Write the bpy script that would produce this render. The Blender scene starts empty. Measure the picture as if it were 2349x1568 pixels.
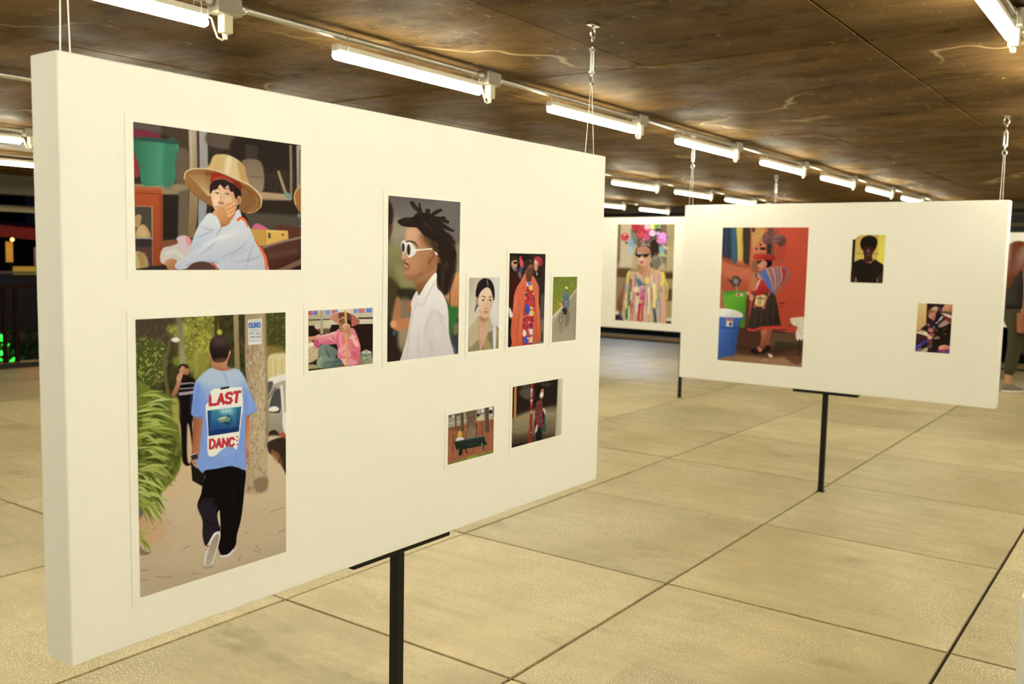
import bpy, bmesh, math, random
import numpy as np
from mathutils import Vector, Matrix

# ---------------------------------------------------------------- camera, world, exposure
scene = bpy.context.scene
COL = scene.collection
CAM_H = 1.45
cam_data = bpy.data.cameras.new('camera')
cam = bpy.data.objects.new('camera', cam_data)
COL.objects.link(cam)
cam_data.sensor_width = 36.0
cam_data.lens = 32.38
_r = Vector((0.58742747, -0.80902683, 0.02011357))
_u = Vector((0.06409929, 0.07128887, 0.99539398))
_f = Vector((0.80673431, 0.58343251, -0.09373509))
cam.matrix_world = Matrix(((_r.x, _u.x, -_f.x, 0.0), (_r.y, _u.y, -_f.y, 0.0),
                           (_r.z, _u.z, -_f.z, CAM_H), (0, 0, 0, 1)))
cam_data.clip_start = 0.05
cam_data.clip_end = 300
cam_data.dof.use_dof = True
cam_data.dof.focus_distance = 2.6
cam_data.dof.aperture_fstop = 4.0
scene.camera = cam

world = bpy.data.worlds.new('dusk')
scene.world = world
world.use_nodes = True
_bg = world.node_tree.nodes['Background']
_bg.inputs['Color'].default_value = (0.20, 0.30, 0.62, 1)
_bg.inputs['Strength'].default_value = 0.05

vs = scene.view_settings
vs.view_transform = 'Standard'
vs.look = 'None'
vs.gamma = 1.0
vs.use_curve_mapping = False
vs.exposure = 0.0
scene.cycles.max_bounces = 4
scene.cycles.diffuse_bounces = 3
scene.cycles.glossy_bounces = 2
scene.cycles.use_light_tree = False
scene.cycles.caustics_reflective = False
scene.cycles.caustics_refractive = False
scene.display_settings.display_device = 'sRGB'

TUBE_STRENGTH = 88.0
TUBE_COLOR = (1.0, 0.95, 0.705)

# ---------------------------------------------------------------- helpers
def lin(c):
    out = []
    for v in c[:3]:
        v = v / 255.0
        out.append(v / 12.92 if v <= 0.04045 else ((v + 0.055) / 1.055) ** 2.4)
    return (*out, 1.0)

def mat(name, color, rough=0.6, metal=0.0, spec=0.5, noise=None, bump=0.0, emit=None, emit_strength=0.0, bump_scale=80.0):
    m = bpy.data.materials.new(name)
    m.use_nodes = True
    nt = m.node_tree
    b = nt.nodes['Principled BSDF']
    b.inputs['Roughness'].default_value = rough
    b.inputs['Metallic'].default_value = metal
    b.inputs['Specular IOR Level'].default_value = spec
    col = (*color[:3], 1.0)
    tc = nt.nodes.new('ShaderNodeTexCoord')
    n = nt.nodes.new('ShaderNodeTexNoise')
    n.inputs['Scale'].default_value = noise[0] if noise else 12.0
    n.inputs['Detail'].default_value = 4.0
    nt.links.new(tc.outputs['Object'], n.inputs['Vector'])
    amt = noise[1] if noise else 0.04
    mx = nt.nodes.new('ShaderNodeMix'); mx.data_type = 'RGBA'
    mx.inputs['A'].default_value = tuple(max(0, v * (1 - amt)) for v in col[:3]) + (1,)
    mx.inputs['B'].default_value = tuple(min(1, v * (1 + amt)) for v in col[:3]) + (1,)
    nt.links.new(n.outputs['Fac'], mx.inputs['Factor'])
    nt.links.new(mx.outputs['Result'], b.inputs['Base Color'])
    if bump:
        n2 = nt.nodes.new('ShaderNodeTexNoise'); n2.inputs['Scale'].default_value = bump_scale
        nt.links.new(tc.outputs['Object'], n2.inputs['Vector'])
        bp = nt.nodes.new('ShaderNodeBump'); bp.inputs['Strength'].default_value = bump
        bp.inputs['Distance'].default_value = 0.01
        nt.links.new(n2.outputs['Fac'], bp.inputs['Height'])
        nt.links.new(bp.outputs['Normal'], b.inputs['Normal'])
    if emit is not None:
        b.inputs['Emission Color'].default_value = (*emit[:3], 1)
        b.inputs['Emission Strength'].default_value = emit_strength
    return m

def link(o, parent=None):
    COL.objects.link(o)
    if parent is not None:
        o.parent = parent
    return o

def obj(name, bm, m, parent=None, smooth=False, loc=None):
    me = bpy.data.meshes.new(name)
    bm.normal_update()
    bm.to_mesh(me); bm.free()
    if smooth:
        for p in me.polygons: p.use_smooth = True
    me.materials.append(m)
    o = bpy.data.objects.new(name, me)
    if loc is not None: o.location = loc
    return link(o, parent)

def tag(o, label, cat, group=None):
    o['label'] = label; o['category'] = cat
    if group: o['group'] = group
    return o

def thing(name, label, cat, loc=(0, 0, 0), group=None, rotz=0.0):
    o = bpy.data.objects.new(name, None)
    o.empty_display_size = 0.1
    o.location = loc; o.rotation_euler = (0, 0, rotz)
    COL.objects.link(o)
    return tag(o, label, cat, group)

def box(bm, x0, x1, y0, y1, z0, z1, bevel=0.0, seg=2):
    r = bmesh.ops.create_cube(bm, size=1.0)
    vsl = r['verts']
    bmesh.ops.scale(bm, vec=(x1 - x0, y1 - y0, z1 - z0), verts=vsl)
    bmesh.ops.translate(bm, vec=((x0 + x1) / 2, (y0 + y1) / 2, (z0 + z1) / 2), verts=vsl)
    if bevel:
        es = list({e for v in vsl for e in v.link_edges})
        bmesh.ops.bevel(bm, geom=es, offset=bevel, segments=seg, affect='EDGES', profile=0.5)
    return bm

def nbox(*a, **k):
    return box(bmesh.new(), *a, **k)

def tube(bm, pts, rad, seg=8, cap=True):
    pts = [Vector(p) for p in pts]
    rads = rad if isinstance(rad, (list, tuple)) else [rad] * len(pts)
    rings = []
    ref = None
    for i, p in enumerate(pts):
        if i == 0: d = pts[1] - pts[0]
        elif i == len(pts) - 1: d = pts[-1] - pts[-2]
        else: d = (pts[i + 1] - pts[i]).normalized() + (pts[i] - pts[i - 1]).normalized()
        d.normalize()
        if ref is None or abs(ref.dot(d)) > 0.98:
            ref = Vector((0, 0, 1)) if abs(d.z) < 0.9 else Vector((1, 0, 0))
        a = d.cross(ref).normalized(); b = d.cross(a).normalized()
        ref = b.cross(d) * -1 if False else ref
        rings.append([bm.verts.new(p + (a * math.cos(2 * math.pi * k / seg) + b * math.sin(2 * math.pi * k / seg)) * rads[i]) for k in range(seg)])
    for i in range(len(rings) - 1):
        for k in range(seg):
            bm.faces.new((rings[i][k], rings[i][(k + 1) % seg], rings[i + 1][(k + 1) % seg], rings[i + 1][k]))
    if cap:
        bm.faces.new(rings[0][::-1]); bm.faces.new(rings[-1])
    return bm

def ntube(*a, **k):
    return tube(bmesh.new(), *a, **k)

def ring_pts(c, rx, rz, axis='x', n=14, a0=0.0, a1=2 * math.pi):
    out = []
    for i in range(n + 1):
        t = a0 + (a1 - a0) * i / n
        if axis == 'x': out.append((c[0] + rx * math.cos(t), c[1], c[2] + rz * math.sin(t)))
        else: out.append((c[0], c[1] + rx * math.cos(t), c[2] + rz * math.sin(t)))
    return out

# ---------------------------------------------------------------- materials of the setting
def floor_material(name, k=1.0):
    m = bpy.data.materials.new(name); m.use_nodes = True
    nt = m.node_tree; N = nt.nodes; L = nt.links
    b = N['Principled BSDF']
    geo = N.new('ShaderNodeNewGeometry')
    oi = N.new('ShaderNodeObjectInfo')
    off = N.new('ShaderNodeVectorMath'); off.operation = 'SCALE'
    comb = N.new('ShaderNodeCombineXYZ')
    L.new(oi.outputs['Random'], comb.inputs['X']); L.new(oi.outputs['Random'], comb.inputs['Y'])
    L.new(comb.outputs[0], off.inputs[0]); off.inputs['Scale'].default_value = 37.0
    pos = N.new('ShaderNodeVectorMath'); pos.operation = 'ADD'
    L.new(geo.outputs['Position'], pos.inputs[0]); L.new(off.outputs[0], pos.inputs[1])
    def noise(scale, detail=5.0, rough=0.6, stretch=None, src=None):
        n = N.new('ShaderNodeTexNoise'); n.inputs['Scale'].default_value = scale
        n.inputs['Detail'].default_value = detail; n.inputs['Roughness'].default_value = rough
        s = (src or pos).outputs[0]
        if stretch:
            mp = N.new('ShaderNodeMapping'); mp.inputs['Scale'].default_value = stretch
            L.new(s, mp.inputs['Vector']); s = mp.outputs[0]
        L.new(s, n.inputs['Vector']); return n
    def ramp(src, p0, p1):
        r = N.new('ShaderNodeMapRange'); r.inputs['From Min'].default_value = p0; r.inputs['From Max'].default_value = p1
        L.new(src, r.inputs['Value']); return r.outputs[0]
    def mix(fac, a, bb):
        x = N.new('ShaderNodeMix'); x.data_type = 'RGBA'
        L.new(fac, x.inputs['Factor'])
        for key, v in (('A', a), ('B', bb)):
            if isinstance(v, tuple): x.inputs[key].default_value = (*[c * k for c in v[:3]], 1)
            else: L.new(v, x.inputs[key])
        return x.outputs['Result']
    blot = ramp(noise(1.6, 4, .62).outputs['Fac'], .36, .66)
    streak = ramp(noise(3.0, 4, .65, (3.2, .55, 1)).outputs['Fac'], .40, .72)
    c1 = mix(blot, (.41, .322, .168), (.575, .470, .272))
    c2 = mix(streak, c1, (.385, .315, .165))
    stain = ramp(noise(2.6, 4, .7, (1.6, .8, 1)).outputs['Fac'], .58, .74)
    c2 = mix(stain, c2, (.29, .235, .115))
    fine = ramp(noise(38.0, 2, .7, (1.5, .8, 1)).outputs['Fac'], .50, .72)
    fmul = N.new('ShaderNodeMath'); fmul.operation = 'MULTIPLY'; L.new(fine, fmul.inputs[0]); fmul.inputs[1].default_value = .40
    c2 = mix(fmul.outputs[0], c2, (.30, .235, .115))
    # each slab a little different in tone
    tone = N.new('ShaderNodeMapRange'); tone.inputs['To Min'].default_value = .84; tone.inputs['To Max'].default_value = 1.10
    L.new(oi.outputs['Random'], tone.inputs['Value'])
    hsv = N.new('ShaderNodeHueSaturation'); L.new(c2, hsv.inputs['Color']); L.new(tone.outputs[0], hsv.inputs['Value'])
    # pale aggregate flecks, their glints painted into the colour
    vor = N.new('ShaderNodeTexNoise'); vor.inputs['Scale'].default_value = 150.0; vor.inputs['Detail'].default_value = 1.5
    L.new(pos.outputs[0], vor.inputs['Vector'])
    fleck = ramp(vor.outputs['Fac'], .55, .66)
    glint_area = ramp(noise(1.1, 3, .6).outputs['Fac'], .40, .62)
    fm = N.new('ShaderNodeMath'); fm.operation = 'MULTIPLY'; L.new(fleck, fm.inputs[0]); L.new(glint_area, fm.inputs[1])
    fm2 = N.new('ShaderNodeMath'); fm2.operation = 'MULTIPLY'; L.new(fm.outputs[0], fm2.inputs[0]); fm2.inputs[1].default_value = .70
    c3 = mix(fm2.outputs[0], hsv.outputs[0], (.95, .90, .66))
    L.new(c3, b.inputs['Base Color'])
    rr = N.new('ShaderNodeMapRange'); rr.inputs['To Min'].default_value = .30; rr.inputs['To Max'].default_value = .52
    L.new(noise(2.3, 2, .6).outputs['Fac'], rr.inputs['Value']); L.new(rr.outputs[0], b.inputs['Roughness'])
    b.inputs['Specular IOR Level'].default_value = 0.5
    bp = N.new('ShaderNodeBump'); bp.inputs['Strength'].default_value = .22; bp.inputs['Distance'].default_value = .004
    L.new(vor.outputs['Fac'], bp.inputs['Height']); L.new(bp.outputs[0], b.inputs['Normal'])
    return m

def ceiling_material(name, k=1.0):
    m = bpy.data.materials.new(name); m.use_nodes = True
    nt = m.node_tree; N = nt.nodes; L = nt.links
    b = N['Principled BSDF']
    geo = N.new('ShaderNodeNewGeometry'); oi = N.new('ShaderNodeObjectInfo')
    def noise(scale, detail=5.0, rough=0.6, stretch=None, rot=0.0):
        n = N.new('ShaderNodeTexNoise'); n.inputs['Scale'].default_value = scale
        n.inputs['Detail'].default_value = detail; n.inputs['Roughness'].default_value = rough
        s = geo.outputs['Position']
        mp = N.new('ShaderNodeMapping'); mp.inputs['Scale'].default_value = stretch or (1, 1, 1)
        mp.inputs['Rotation'].default_value = (0, 0, rot)
        L.new(s, mp.inputs['Vector']); L.new(mp.outputs[0], n.inputs['Vector']); return n.outputs['Fac']
    def ramp(src, p0, p1, t0=0.0, t1=1.0):
        r = N.new('ShaderNodeMapRange'); r.inputs['From Min'].default_value = p0; r.inputs['From Max'].default_value = p1
        r.inputs['To Min'].default_value = t0; r.inputs['To Max'].default_value = t1
        L.new(src, r.inputs['Value']); return r.outputs[0]
    def mix(fac, a, bb):
        x = N.new('ShaderNodeMix'); x.data_type = 'RGBA'; L.new(fac, x.inputs['Factor'])
        for key, v in (('A', a), ('B', bb)):
            if isinstance(v, tuple): x.inputs[key].default_value = (*[c * k for c in v[:3]], 1)
            else: L.new(v, x.inputs[key])
        return x.outputs['Result']
    a = ramp(noise(1.7, 5, .68, (1.7, .8, 1)), .36, .64)
    c = mix(a, (.116, .066, .023), (.240, .143, .056))
    c = mix(ramp(noise(6.0, 4, .72, (2.6, .7, 1), .12), .52, .76, 0, .55), c, (.34, .22, .098))
    c = mix(ramp(noise(10.0, 3, .6, (1, 3.4, 1), -.5), .66, .74, 0, .8), c, (.52, .36, .17))
    c = mix(ramp(noise(3.4, 5, .72, (1.2, 1, 1), .4), .54, .70, 0, .8), c, (.050, .024, .007))
    # hairline cracks with pale lime
    vw = N.new('ShaderNodeTexNoise'); vw.inputs['Scale'].default_value = 2.2; vw.inputs['Detail'].default_value = 2
    L.new(geo.outputs['Position'], vw.inputs['Vector'])
    va = N.new('ShaderNodeVectorMath'); va.operation = 'MULTIPLY_ADD'; va.inputs[1].default_value = (.9, .9, 0)
    L.new(vw.outputs['Color'], va.inputs[0]); L.new(geo.outputs['Position'], va.inputs[2])
    vo = N.new('ShaderNodeTexVoronoi'); vo.feature = 'DISTANCE_TO_EDGE'; vo.inputs['Scale'].default_value = .42
    L.new(va.outputs[0], vo.inputs['Vector'])
    crack = N.new('ShaderNodeMath'); crack.operation = 'MULTIPLY'
    L.new(ramp(vo.outputs['Distance'], .0, .008, 1.0, 0.0), crack.inputs[0]); L.new(ramp(noise(1.1, 3, .5), .46, .56, 0, .9), crack.inputs[1])
    c = mix(crack.outputs[0], c, (.60, .45, .24))
    hsv = N.new('ShaderNodeHueSaturation'); L.new(c, hsv.inputs['Color'])
    L.new(ramp(oi.outputs['Random'], 0, 1, .86, 1.12), hsv.inputs['Value'])
    L.new(hsv.outputs[0], b.inputs['Base Color'])
    L.new(ramp(noise(3.0, 2, .6), .3, .7, .5, .75), b.inputs['Roughness'])
    b.inputs['Specular IOR Level'].default_value = .015
    bp = N.new('ShaderNodeBump'); bp.inputs['Strength'].default_value = .25; bp.inputs['Distance'].default_value = .01
    L.new(noise(14.0, 3, .65), bp.inputs['Height']); L.new(bp.outputs[0], b.inputs['Normal'])
    return m

M = {}
M['floor'] = floor_material('floor concrete', 1.0)
M['ceil'] = ceiling_material('ceiling concrete', .66)
M['joint'] = mat('dark joint', (.030, .016, .008), .95)
M['ceil_base'] = mat('ceiling ridge concrete', (.11, .075, .04), .8, noise=(8, .3))
M['panel'] = mat('white wrapped board', (.88, .875, .85), .75, spec=.25, noise=(3, .015), bump=.04, bump_scale=420)
M['paper'] = mat('photo paper', (.885, .88, .855), .55, spec=.3)
M['black'] = mat('black painted steel', (.008, .007, .006), .5, spec=.25)
M['steel'] = mat('galvanised steel', (.52, .50, .44), .38, metal=.85, noise=(30, .25))
M['zinc'] = mat('zinc hardware', (.70, .70, .66), .28, metal=1.0)
M['wire'] = mat('steel wire', (.62, .60, .54), .4, metal=.7)
M['boxgrey'] = mat('cast aluminium box', (.34, .30, .24), .55, metal=.5, noise=(60, .2))
M['batten'] = mat('white batten', (.85, .83, .74), .45)
M['plug'] = mat('ivory plug', (.78, .72, .52), .5)
M['tube'] = mat('lit tube', (.9, .9, .86), .4, emit=TUBE_COLOR, emit_strength=TUBE_STRENGTH)

# ---------------------------------------------------------------- floor and ceiling
U = CAM_H
TX, TY = 0.81929 * U, 0.80346 * U
GX, GY = 2.53127 * U, 2.02530 * U
CEIL = 2.270
FX0, FX1 = -6.6, 14.9
FY0, FY1 = -7.4, 11.75

floor = obj('floor', nbox(FX0, FX1, FY0, FY1, -.30, -.012), M['joint'])
floor['kind'] = 'structure'
def slab_mesh(name, lx, ly, th, bev, m):
    bm = nbox(-lx / 2, lx / 2, -ly / 2, ly / 2, -th, 0, bevel=bev, seg=1)
    me = bpy.data.meshes.new(name); bm.to_mesh(me); bm.free(); me.materials.append(m)
    return me
rnd = random.Random(4)
tile_me = slab_mesh('paving_slab', TX - .013, TY - .013, .03, .0015, M['floor'])
for i in range(-9, 10):
    for j in range(-8, 10):
        cx = GX + (i + .5) * TX; cy = GY + (j + .5) * TY
        if cx - TX / 2 < FX0 or cx + TX / 2 > FX1 or cy - TY / 2 < FY0 or cy + TY / 2 > FY1: continue
        # only slabs the picture could plausibly see
        fwd = cx * _f.x + cy * _f.y; side = cx * _r.x + cy * _r.y
        if fwd < -1.2 or abs(side) > .75 * max(fwd, 0) + 2.6: continue
        o = bpy.data.objects.new('paving_slab', tile_me)
        o.location = (cx, cy, rnd.uniform(-.0015, .0015))
        o.rotation_euler = (rnd.uniform(-.0006, .0006), rnd.uniform(-.0006, .0006), rnd.choice((0, math.pi)))
        link(o, floor)

ceiling = obj('ceiling', nbox(FX0, FX1 - .9, FY0, FY1 - .5, CEIL + .012, CEIL + .42), M['ceil_base'])
ceiling['kind'] = 'structure'
CPX, CPY = 1.66 * U, .635 * U
CX0, CY0 = 2.49 * U, .70 * U
pan_me = slab_mesh('formwork_panel', CPX - .008, CPY - .006, .02, .002, M['ceil'])
for i in range(-5, 5):
    for j in range(-7, 13):
        cx = CX0 + (i + .5) * CPX; cy = CY0 + (j + .5) * CPY
        if cx - CPX / 2 < FX0 or cx + CPX / 2 > FX1 - .85 or cy - CPY / 2 < FY0 or cy + CPY / 2 > FY1 - .5: continue
        fwd = cx * _f.x + cy * _f.y; side = cx * _r.x + cy * _r.y
        if fwd < -2.5 or abs(side) > .75 * max(fwd, 0) + 3.6: continue
        o = bpy.data.objects.new('formwork_panel', pan_me)
        o.location = (cx, cy, CEIL + .02 + rnd.uniform(-.003, .003))
        link(o, ceiling)

# ---------------------------------------------------------------- ceiling lights on conduits
ROWS = [(-2.45, 1.66, 6), (-1.06, 1.66, 0), (.337, 1.69, 1), (1.766, 1.655, 2), (3.10, 1.64, 3), (4.52, 1.63, 4), (5.80, 1.66, 5)]
TL = .86
ZC = CEIL - .034           # conduit centre
ZT = CEIL - .096           # tube centre
ROWNAME = {1: 'at the top right corner', 2: 'in the long row above the near panel', 3: 'in the second row behind',
           4: 'in the third row', 5: 'in the farthest row'}
def make_light():
    t = thing('tube_light', 'x', 'ceiling light')
    # batten body, long axis x, origin at near end
    bm = bmesh.new()
    prof = [(-.011, .030), (.011, .030), (.015, .012), (.013, .002), (-.013, .002), (-.015, .012)]
    a = [bm.verts.new((0, y, z)) for y, z in prof]; b = [bm.verts.new((TL, y, z)) for y, z in prof]
    for k in range(6): bm.faces.new((a[k], a[(k + 1) % 6], b[(k + 1) % 6], b[k]))
    bm.faces.new(a[::-1]); bm.faces.new(b)
    obj('batten', bm, M['batten'], t)
    obj('tube', ntube([(-.004, 0, -.010), (.006, 0, -.010), (TL - .006, 0, -.010), (TL + .004, 0, -.010)], [.010, .0165, .0165, .010], 8), M['tube'], t, smooth=True)
    for x in (-.003, TL - .007):
        obj('end_cap', nbox(x, x + .010, -.016, .016, .001, .031, bevel=.004), M['batten'], t)
    for x in (.05, TL - .03):   # wire ties up to the conduit
        obj('wire_tie', ntube(ring_pts((x, 0, .030), .021, .048, 'y', 12), .0016, 5), M['wire'], t)
    obj('cable', ntube([(TL + .002, .004, .014), (TL + .025, .006, .010), (TL + .036, .006, -.02), (TL + .046, .004, -.046), (TL + .062, .002, -.052), (TL + .072, 0, -.042)], .0035, 6), M['plug'], t, smooth=True)
    p = obj('plug', nbox(TL + .055, TL + .092, -.017, .017, -.030, .030, bevel=.004), M['plug'], t)
    obj('cable_gland', ntube([(TL + .072, 0, -.048), (TL + .072, 0, -.028)], [.008, .010], 8), M['plug'], p)
    return t
light0 = make_light(); first = [True]
def copy_tree(o, parent=None):
    c = o.copy(); COL.objects.link(c); c.parent = parent
    for ch in list(o.children): copy_tree(ch, c)
    return c
RNAME = ['conduit nearest behind the camera, outside the picture', 'galvanised conduit crossing the top right corner', 'long galvanised conduit running above the large near panel',
         'galvanised conduit of the second row, seen again left of the near panel', 'galvanised conduit of the third row, low under the ceiling',
         'galvanised conduit of the farthest light row', 'second conduit behind the camera, outside the picture']
ORD = ['first', 'second', 'third', 'fourth', 'fifth', 'sixth', 'seventh', 'eighth', 'ninth', 'tenth', 'eleventh', 'twelfth', 'thirteenth']
VIS = {2: [-1, 0, 1, 2, 3, 4, 5, 6], 1: [0], 3: [4, 5, 6], 4: [0, 6, 7], 5: [1]}
for (ry, rx, ri) in ROWS:
    y = ry * U
    c = thing('conduit', RNAME[ri], 'conduit', (0, y, ZC), 'ceiling conduits')
    obj('pipe', ntube([(FX0 + .3, 0, 0), (FX1 - 1.5, 0, 0)], .0125, 10), M['steel'], c, smooth=True)
    PER = (.938 if ri == 3 else .972) * U
    for k in range(-4, 8):
        x0 = rx * U + k * PER
        if x0 < FX0 + .4 or x0 + TL > FX1 - 1.3: continue
        xb = x0 + TL + .025
        jb = obj('junction_box', nbox(xb, xb + .095, -.030, .030, -.036, .022, bevel=.006), M['boxgrey'], c)
        obj('coupling', ntube([(xb - .035, 0, 0), (xb, 0, 0)], .017, 10), M['steel'], jb, smooth=True)
        obj('coupling', ntube([(xb + .095, 0, 0), (xb + .125, 0, 0)], .017, 10), M['steel'], jb, smooth=True)
        o = light0 if first[0] else copy_tree(light0)
        first[0] = False
        o.location = (x0, y, ZT)
        o['group'] = 'tube lights on the ceiling'
        seen = VIS.get(ri, [])
        if ri == 1 and k in seen:
            o['label'] = 'lit white tube light cut by the top right corner of the picture'
        elif ri == 5 and k in seen:
            o['label'] = 'lower of the two lit tube lights at the left edge beside the near panel'
        elif ri == 4 and k == 0:
            o['label'] = 'upper of the two lit tube lights at the left edge beside the near panel'
        elif ri == 4 and k in seen:
            o['label'] = 'small lit tube light, %s from the left just above the flower crown panel' % ORD[seen.index(k) - 1]
        elif k in seen:
            o['label'] = 'lit white tube light, %s from the left %s' % (ORD[seen.index(k)], ROWNAME[ri])
        else:
            o['label'] = 'lit white tube light on the ceiling outside the picture or behind a panel'

# ---------------------------------------------------------------- panels, stands and hangers
def panel(label, x0, x1, y0, y1, z0, z1):
    o = obj('display_panel', nbox(x0, x1, y0, y1, z0, z1, bevel=.004, seg=3), M['panel'])
    return tag(o, label, 'display panel', 'hanging photo panels')
TH = .096
p1y = 1.18 * U
P1B = (.6285 * U, 2.0145 * U, p1y, p1y + TH, .626, 1.811)
panel('large white hanging panel in the foreground with nine photo prints', *P1B)
p2x = 3.963 * U
P2B = (p2x, p2x + TH, .797, 2.740, .644, 1.808)
panel('white hanging panel at right with three photo prints, one with a red wall', *P2B)
p3x = 6.035 * U
P3B = (p3x, p3x + TH, 3.19, 5.19, .690, 1.878)
panel('white hanging panel half hidden in the middle, with the flower crown print', *P3B)
panel('white panel far behind at the right edge, behind the long-haired person', 12.9, 12.9 + TH, .55, 2.55, .68, 1.855)

def stand(label, cx, cy, ztop, along):
    t = thing('panel_stand', label, 'stand', (cx, cy, 0), 'black panel stands')
    obj('post', nbox(-.015, .015, -.015, .015, 0.004, ztop - .020, bevel=.002), M['black'], t)
    h = .20
    if along == 'x': bb = nbox(-h, h, -.030, .030, ztop - .020, ztop, bevel=.003)
    else: bb = nbox(-.030, .030, -h, h, ztop - .020, ztop, bevel=.003)
    obj('support_bar', bb, M['black'], t)
    obj('foot_plate', nbox(-.022, .022, -.022, .022, .0005, .006, bevel=.001), M['black'], t)
stand('black T-shaped stand under the large near panel', 1.893, p1y + TH / 2, P1B[4], 'x')
stand('black T-shaped stand under the panel with the red-wall print', p2x + TH / 2, 1.755, P2B[4], 'y')
stand('black stand under the panel with the flower crown print', p3x + TH / 2, 4.18, P3B[4], 'y')
stand('black stand under the far panel at the right edge', 12.945, 1.2, .68, 'y')

def hanger(label, x, y, ztop, along, spread=.03):
    """eye plate, turnbuckle and a doubled wire down to the panel top"""
    t = thing('wire_hanger', label, 'hanger', (x, y, CEIL), 'wire hangers of the panels')
    obj('ceiling_plate', nbox(-.030, .030, -.012, .012, -.004, .0, bevel=.0015), M['zinc'], t)
    ax = along
    obj('eye_bolt', ntube(ring_pts((0, 0, -.026), .014, .020, ax, 14), .0035, 6), M['zinc'], t, smooth=True)
    z0 = -.046
    tb = bmesh.new()
    tube(tb, ring_pts((0, 0, z0 - .004), .006, .010, ax, 10), .0026, 6)
    tube(tb, [(0, 0, z0 - .012), (0, 0, z0 - .048)], .0040, 8)
    obj('hook_rod', tb, M['zinc'], t, smooth=True)
    fr = bmesh.new()
    d = (lambda s: (s, 0, 0)) if ax == 'x' else (lambda s: (0, s, 0))
    for s in (-.008, .008):
        a = d(s); tube(fr, [(a[0], a[1], z0 - .040), (a[0], a[1], z0 - .118)], .0035, 6)
    for zz in (z0 - .040, z0 - .118):
        box(fr, -.0125, .0125, -.006, .006, zz - .005, zz + .005, bevel=.001)
    obj('turnbuckle_frame', fr, M['zinc'], t, smooth=False)
    lw = bmesh.new()
    tube(lw, [(0, 0, z0 - .112), (0, 0, z0 - .140)], .0038, 8)
    tube(lw, ring_pts((0, 0, z0 - .154), .011, .014, ax, 12), .0033, 6)
    obj('lower_eye', lw, M['zinc'], t, smooth=True)
    zb = ztop - CEIL
    for s in (-1, 1):
        a = d(s * spread)
        obj('wire', ntube([d(s * .004)[:2] + (z0 - .164,), a[:2] + (zb - .0015,)], .0013, 6), M['wire'], t)
hanger('steel turnbuckle and wire holding the right end of the large near panel', 2.885, p1y + TH / 2, P1B[5], 'x')
hanger('pair of thin wires holding the left end of the large near panel', .955, p1y + TH / 2, P1B[5], 'x', .010)
hanger('steel turnbuckle and wire at the right end of the red-wall print panel', p2x + TH / 2, .845, P2B[5], 'y', .007)
hanger('steel turnbuckle and wire at the left end of the red-wall print panel', p2x + TH / 2, 2.72, P2B[5], 'y', .014)
hanger('small far turnbuckle and wire above the panel with the red-wall print', p3x + TH / 2, 3.245, P3B[5], 'y', .010)

# white plinth cut by the right edge
plx, ply = 2.30, .240
pl = thing('plinth', 'white plinth cut off by the lower right edge of the picture', 'plinth', (plx + .2, ply - .2, 0))
obj('body', nbox(-.2, .2, -.2, .2, .01, .700, bevel=.003), M['panel'], pl)
obj('top', nbox(-.2, .2, -.2, .2, .700, .712, bevel=.003), M['panel'], pl)

# ---------------------------------------------------------------- edges of the hall and what lies outside
M['edge'] = mat('dark edge beam', (.050, .036, .022), .7, noise=(4, .3))
M['rail'] = mat('brown painted rail', (.014, .006, .004), .9, spec=.05)
M['lawn'] = mat('lawn', (.018, .055, .018), .9, noise=(25, .5), bump=.5, bump_scale=60)
M['street'] = mat('street asphalt', (.02, .02, .024), .8, noise=(5, .2))
M['path'] = mat('pale path', (.14, .14, .15), .8, noise=(6, .2))
M['wallgrey'] = mat('grey rendered wall', (.22, .22, .20), .85, noise=(5, .25))
M['leaf'] = mat('plant leaves', (.035, .16, .03), .5, noise=(9, .4))
M['leafdark'] = mat('hedge leaves', (.020, .065, .018), .6, noise=(9, .4))
M['redcloth'] = mat('red canopy cloth', (.35, .020, .012), .8)
M['beige'] = mat('beige beam paint', (.45, .36, .21), .7)
M['kerb'] = mat('ochre kerb stone', (.30, .20, .10), .8, noise=(8, .25))
M['darkfac'] = mat('dark facade', (.010, .012, .018), .7, noise=(1.5, .5))
M['signy'] = mat('yellow sign', (.45, .42, .05), .6, emit=(.7, .65, .1), emit_strength=.10)
M['signb'] = mat('blue sign', (.08, .12, .40), .6, emit=(.15, .2, .7), emit_strength=.12)
M['signw'] = mat('grey sign', (.30, .34, .36), .6)
M['bulb'] = mat('warm bulb', (1, .8, .5), .4, emit=(1, .55, .15), emit_strength=6)
M['greenlamp'] = mat('green lamp glass', (.1, .9, .2), .3, emit=(.05, 1, .12), emit_strength=2.5)
M['whitecar'] = mat('pale car paint', (.55, .58, .62), .3)
M['lampglass'] = mat('cold lamp glass', (.9, .95, 1), .3, emit=(.6, .75, 1), emit_strength=8)

def structure(name, bm, m):
    o = obj(name, bm, m); o['kind'] = 'structure'; return o
structure('trim_1', nbox(FX0, FX1, FY1 - .48, FY1 - .20, 2.045, 2.70, bevel=.01), M['edge'])
t2 = structure('trim_2', nbox(14.02, 14.30, FY0, FY1 - .50, 2.20, 2.70, bevel=.01), M['edge'])
tag_names = 0
for yy in [1.0 + 1.9 * k for k in range(6)]:
    obj('strut', ntube([(14.34, yy, 2.16), (14.42, yy - .10, 2.02)], .022, 6), M['beige'], t2)
for zz, hh in ((2.14, .03), (1.985, .045)):
    obj('rail', nbox(14.38, 14.46, FY0, FY1 - .6, zz, zz + hh), M['ceil_base'], t2)
obj('fascia_board', nbox(14.48, 14.54, FY0, FY1 - .6, 1.86, 2.70), M['darkfac'], t2)
structure('baseboard_far', nbox(14.62, 14.86, FY0, FY1 - .1, -.005, .055, bevel=.01), M['kerb'])
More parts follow.
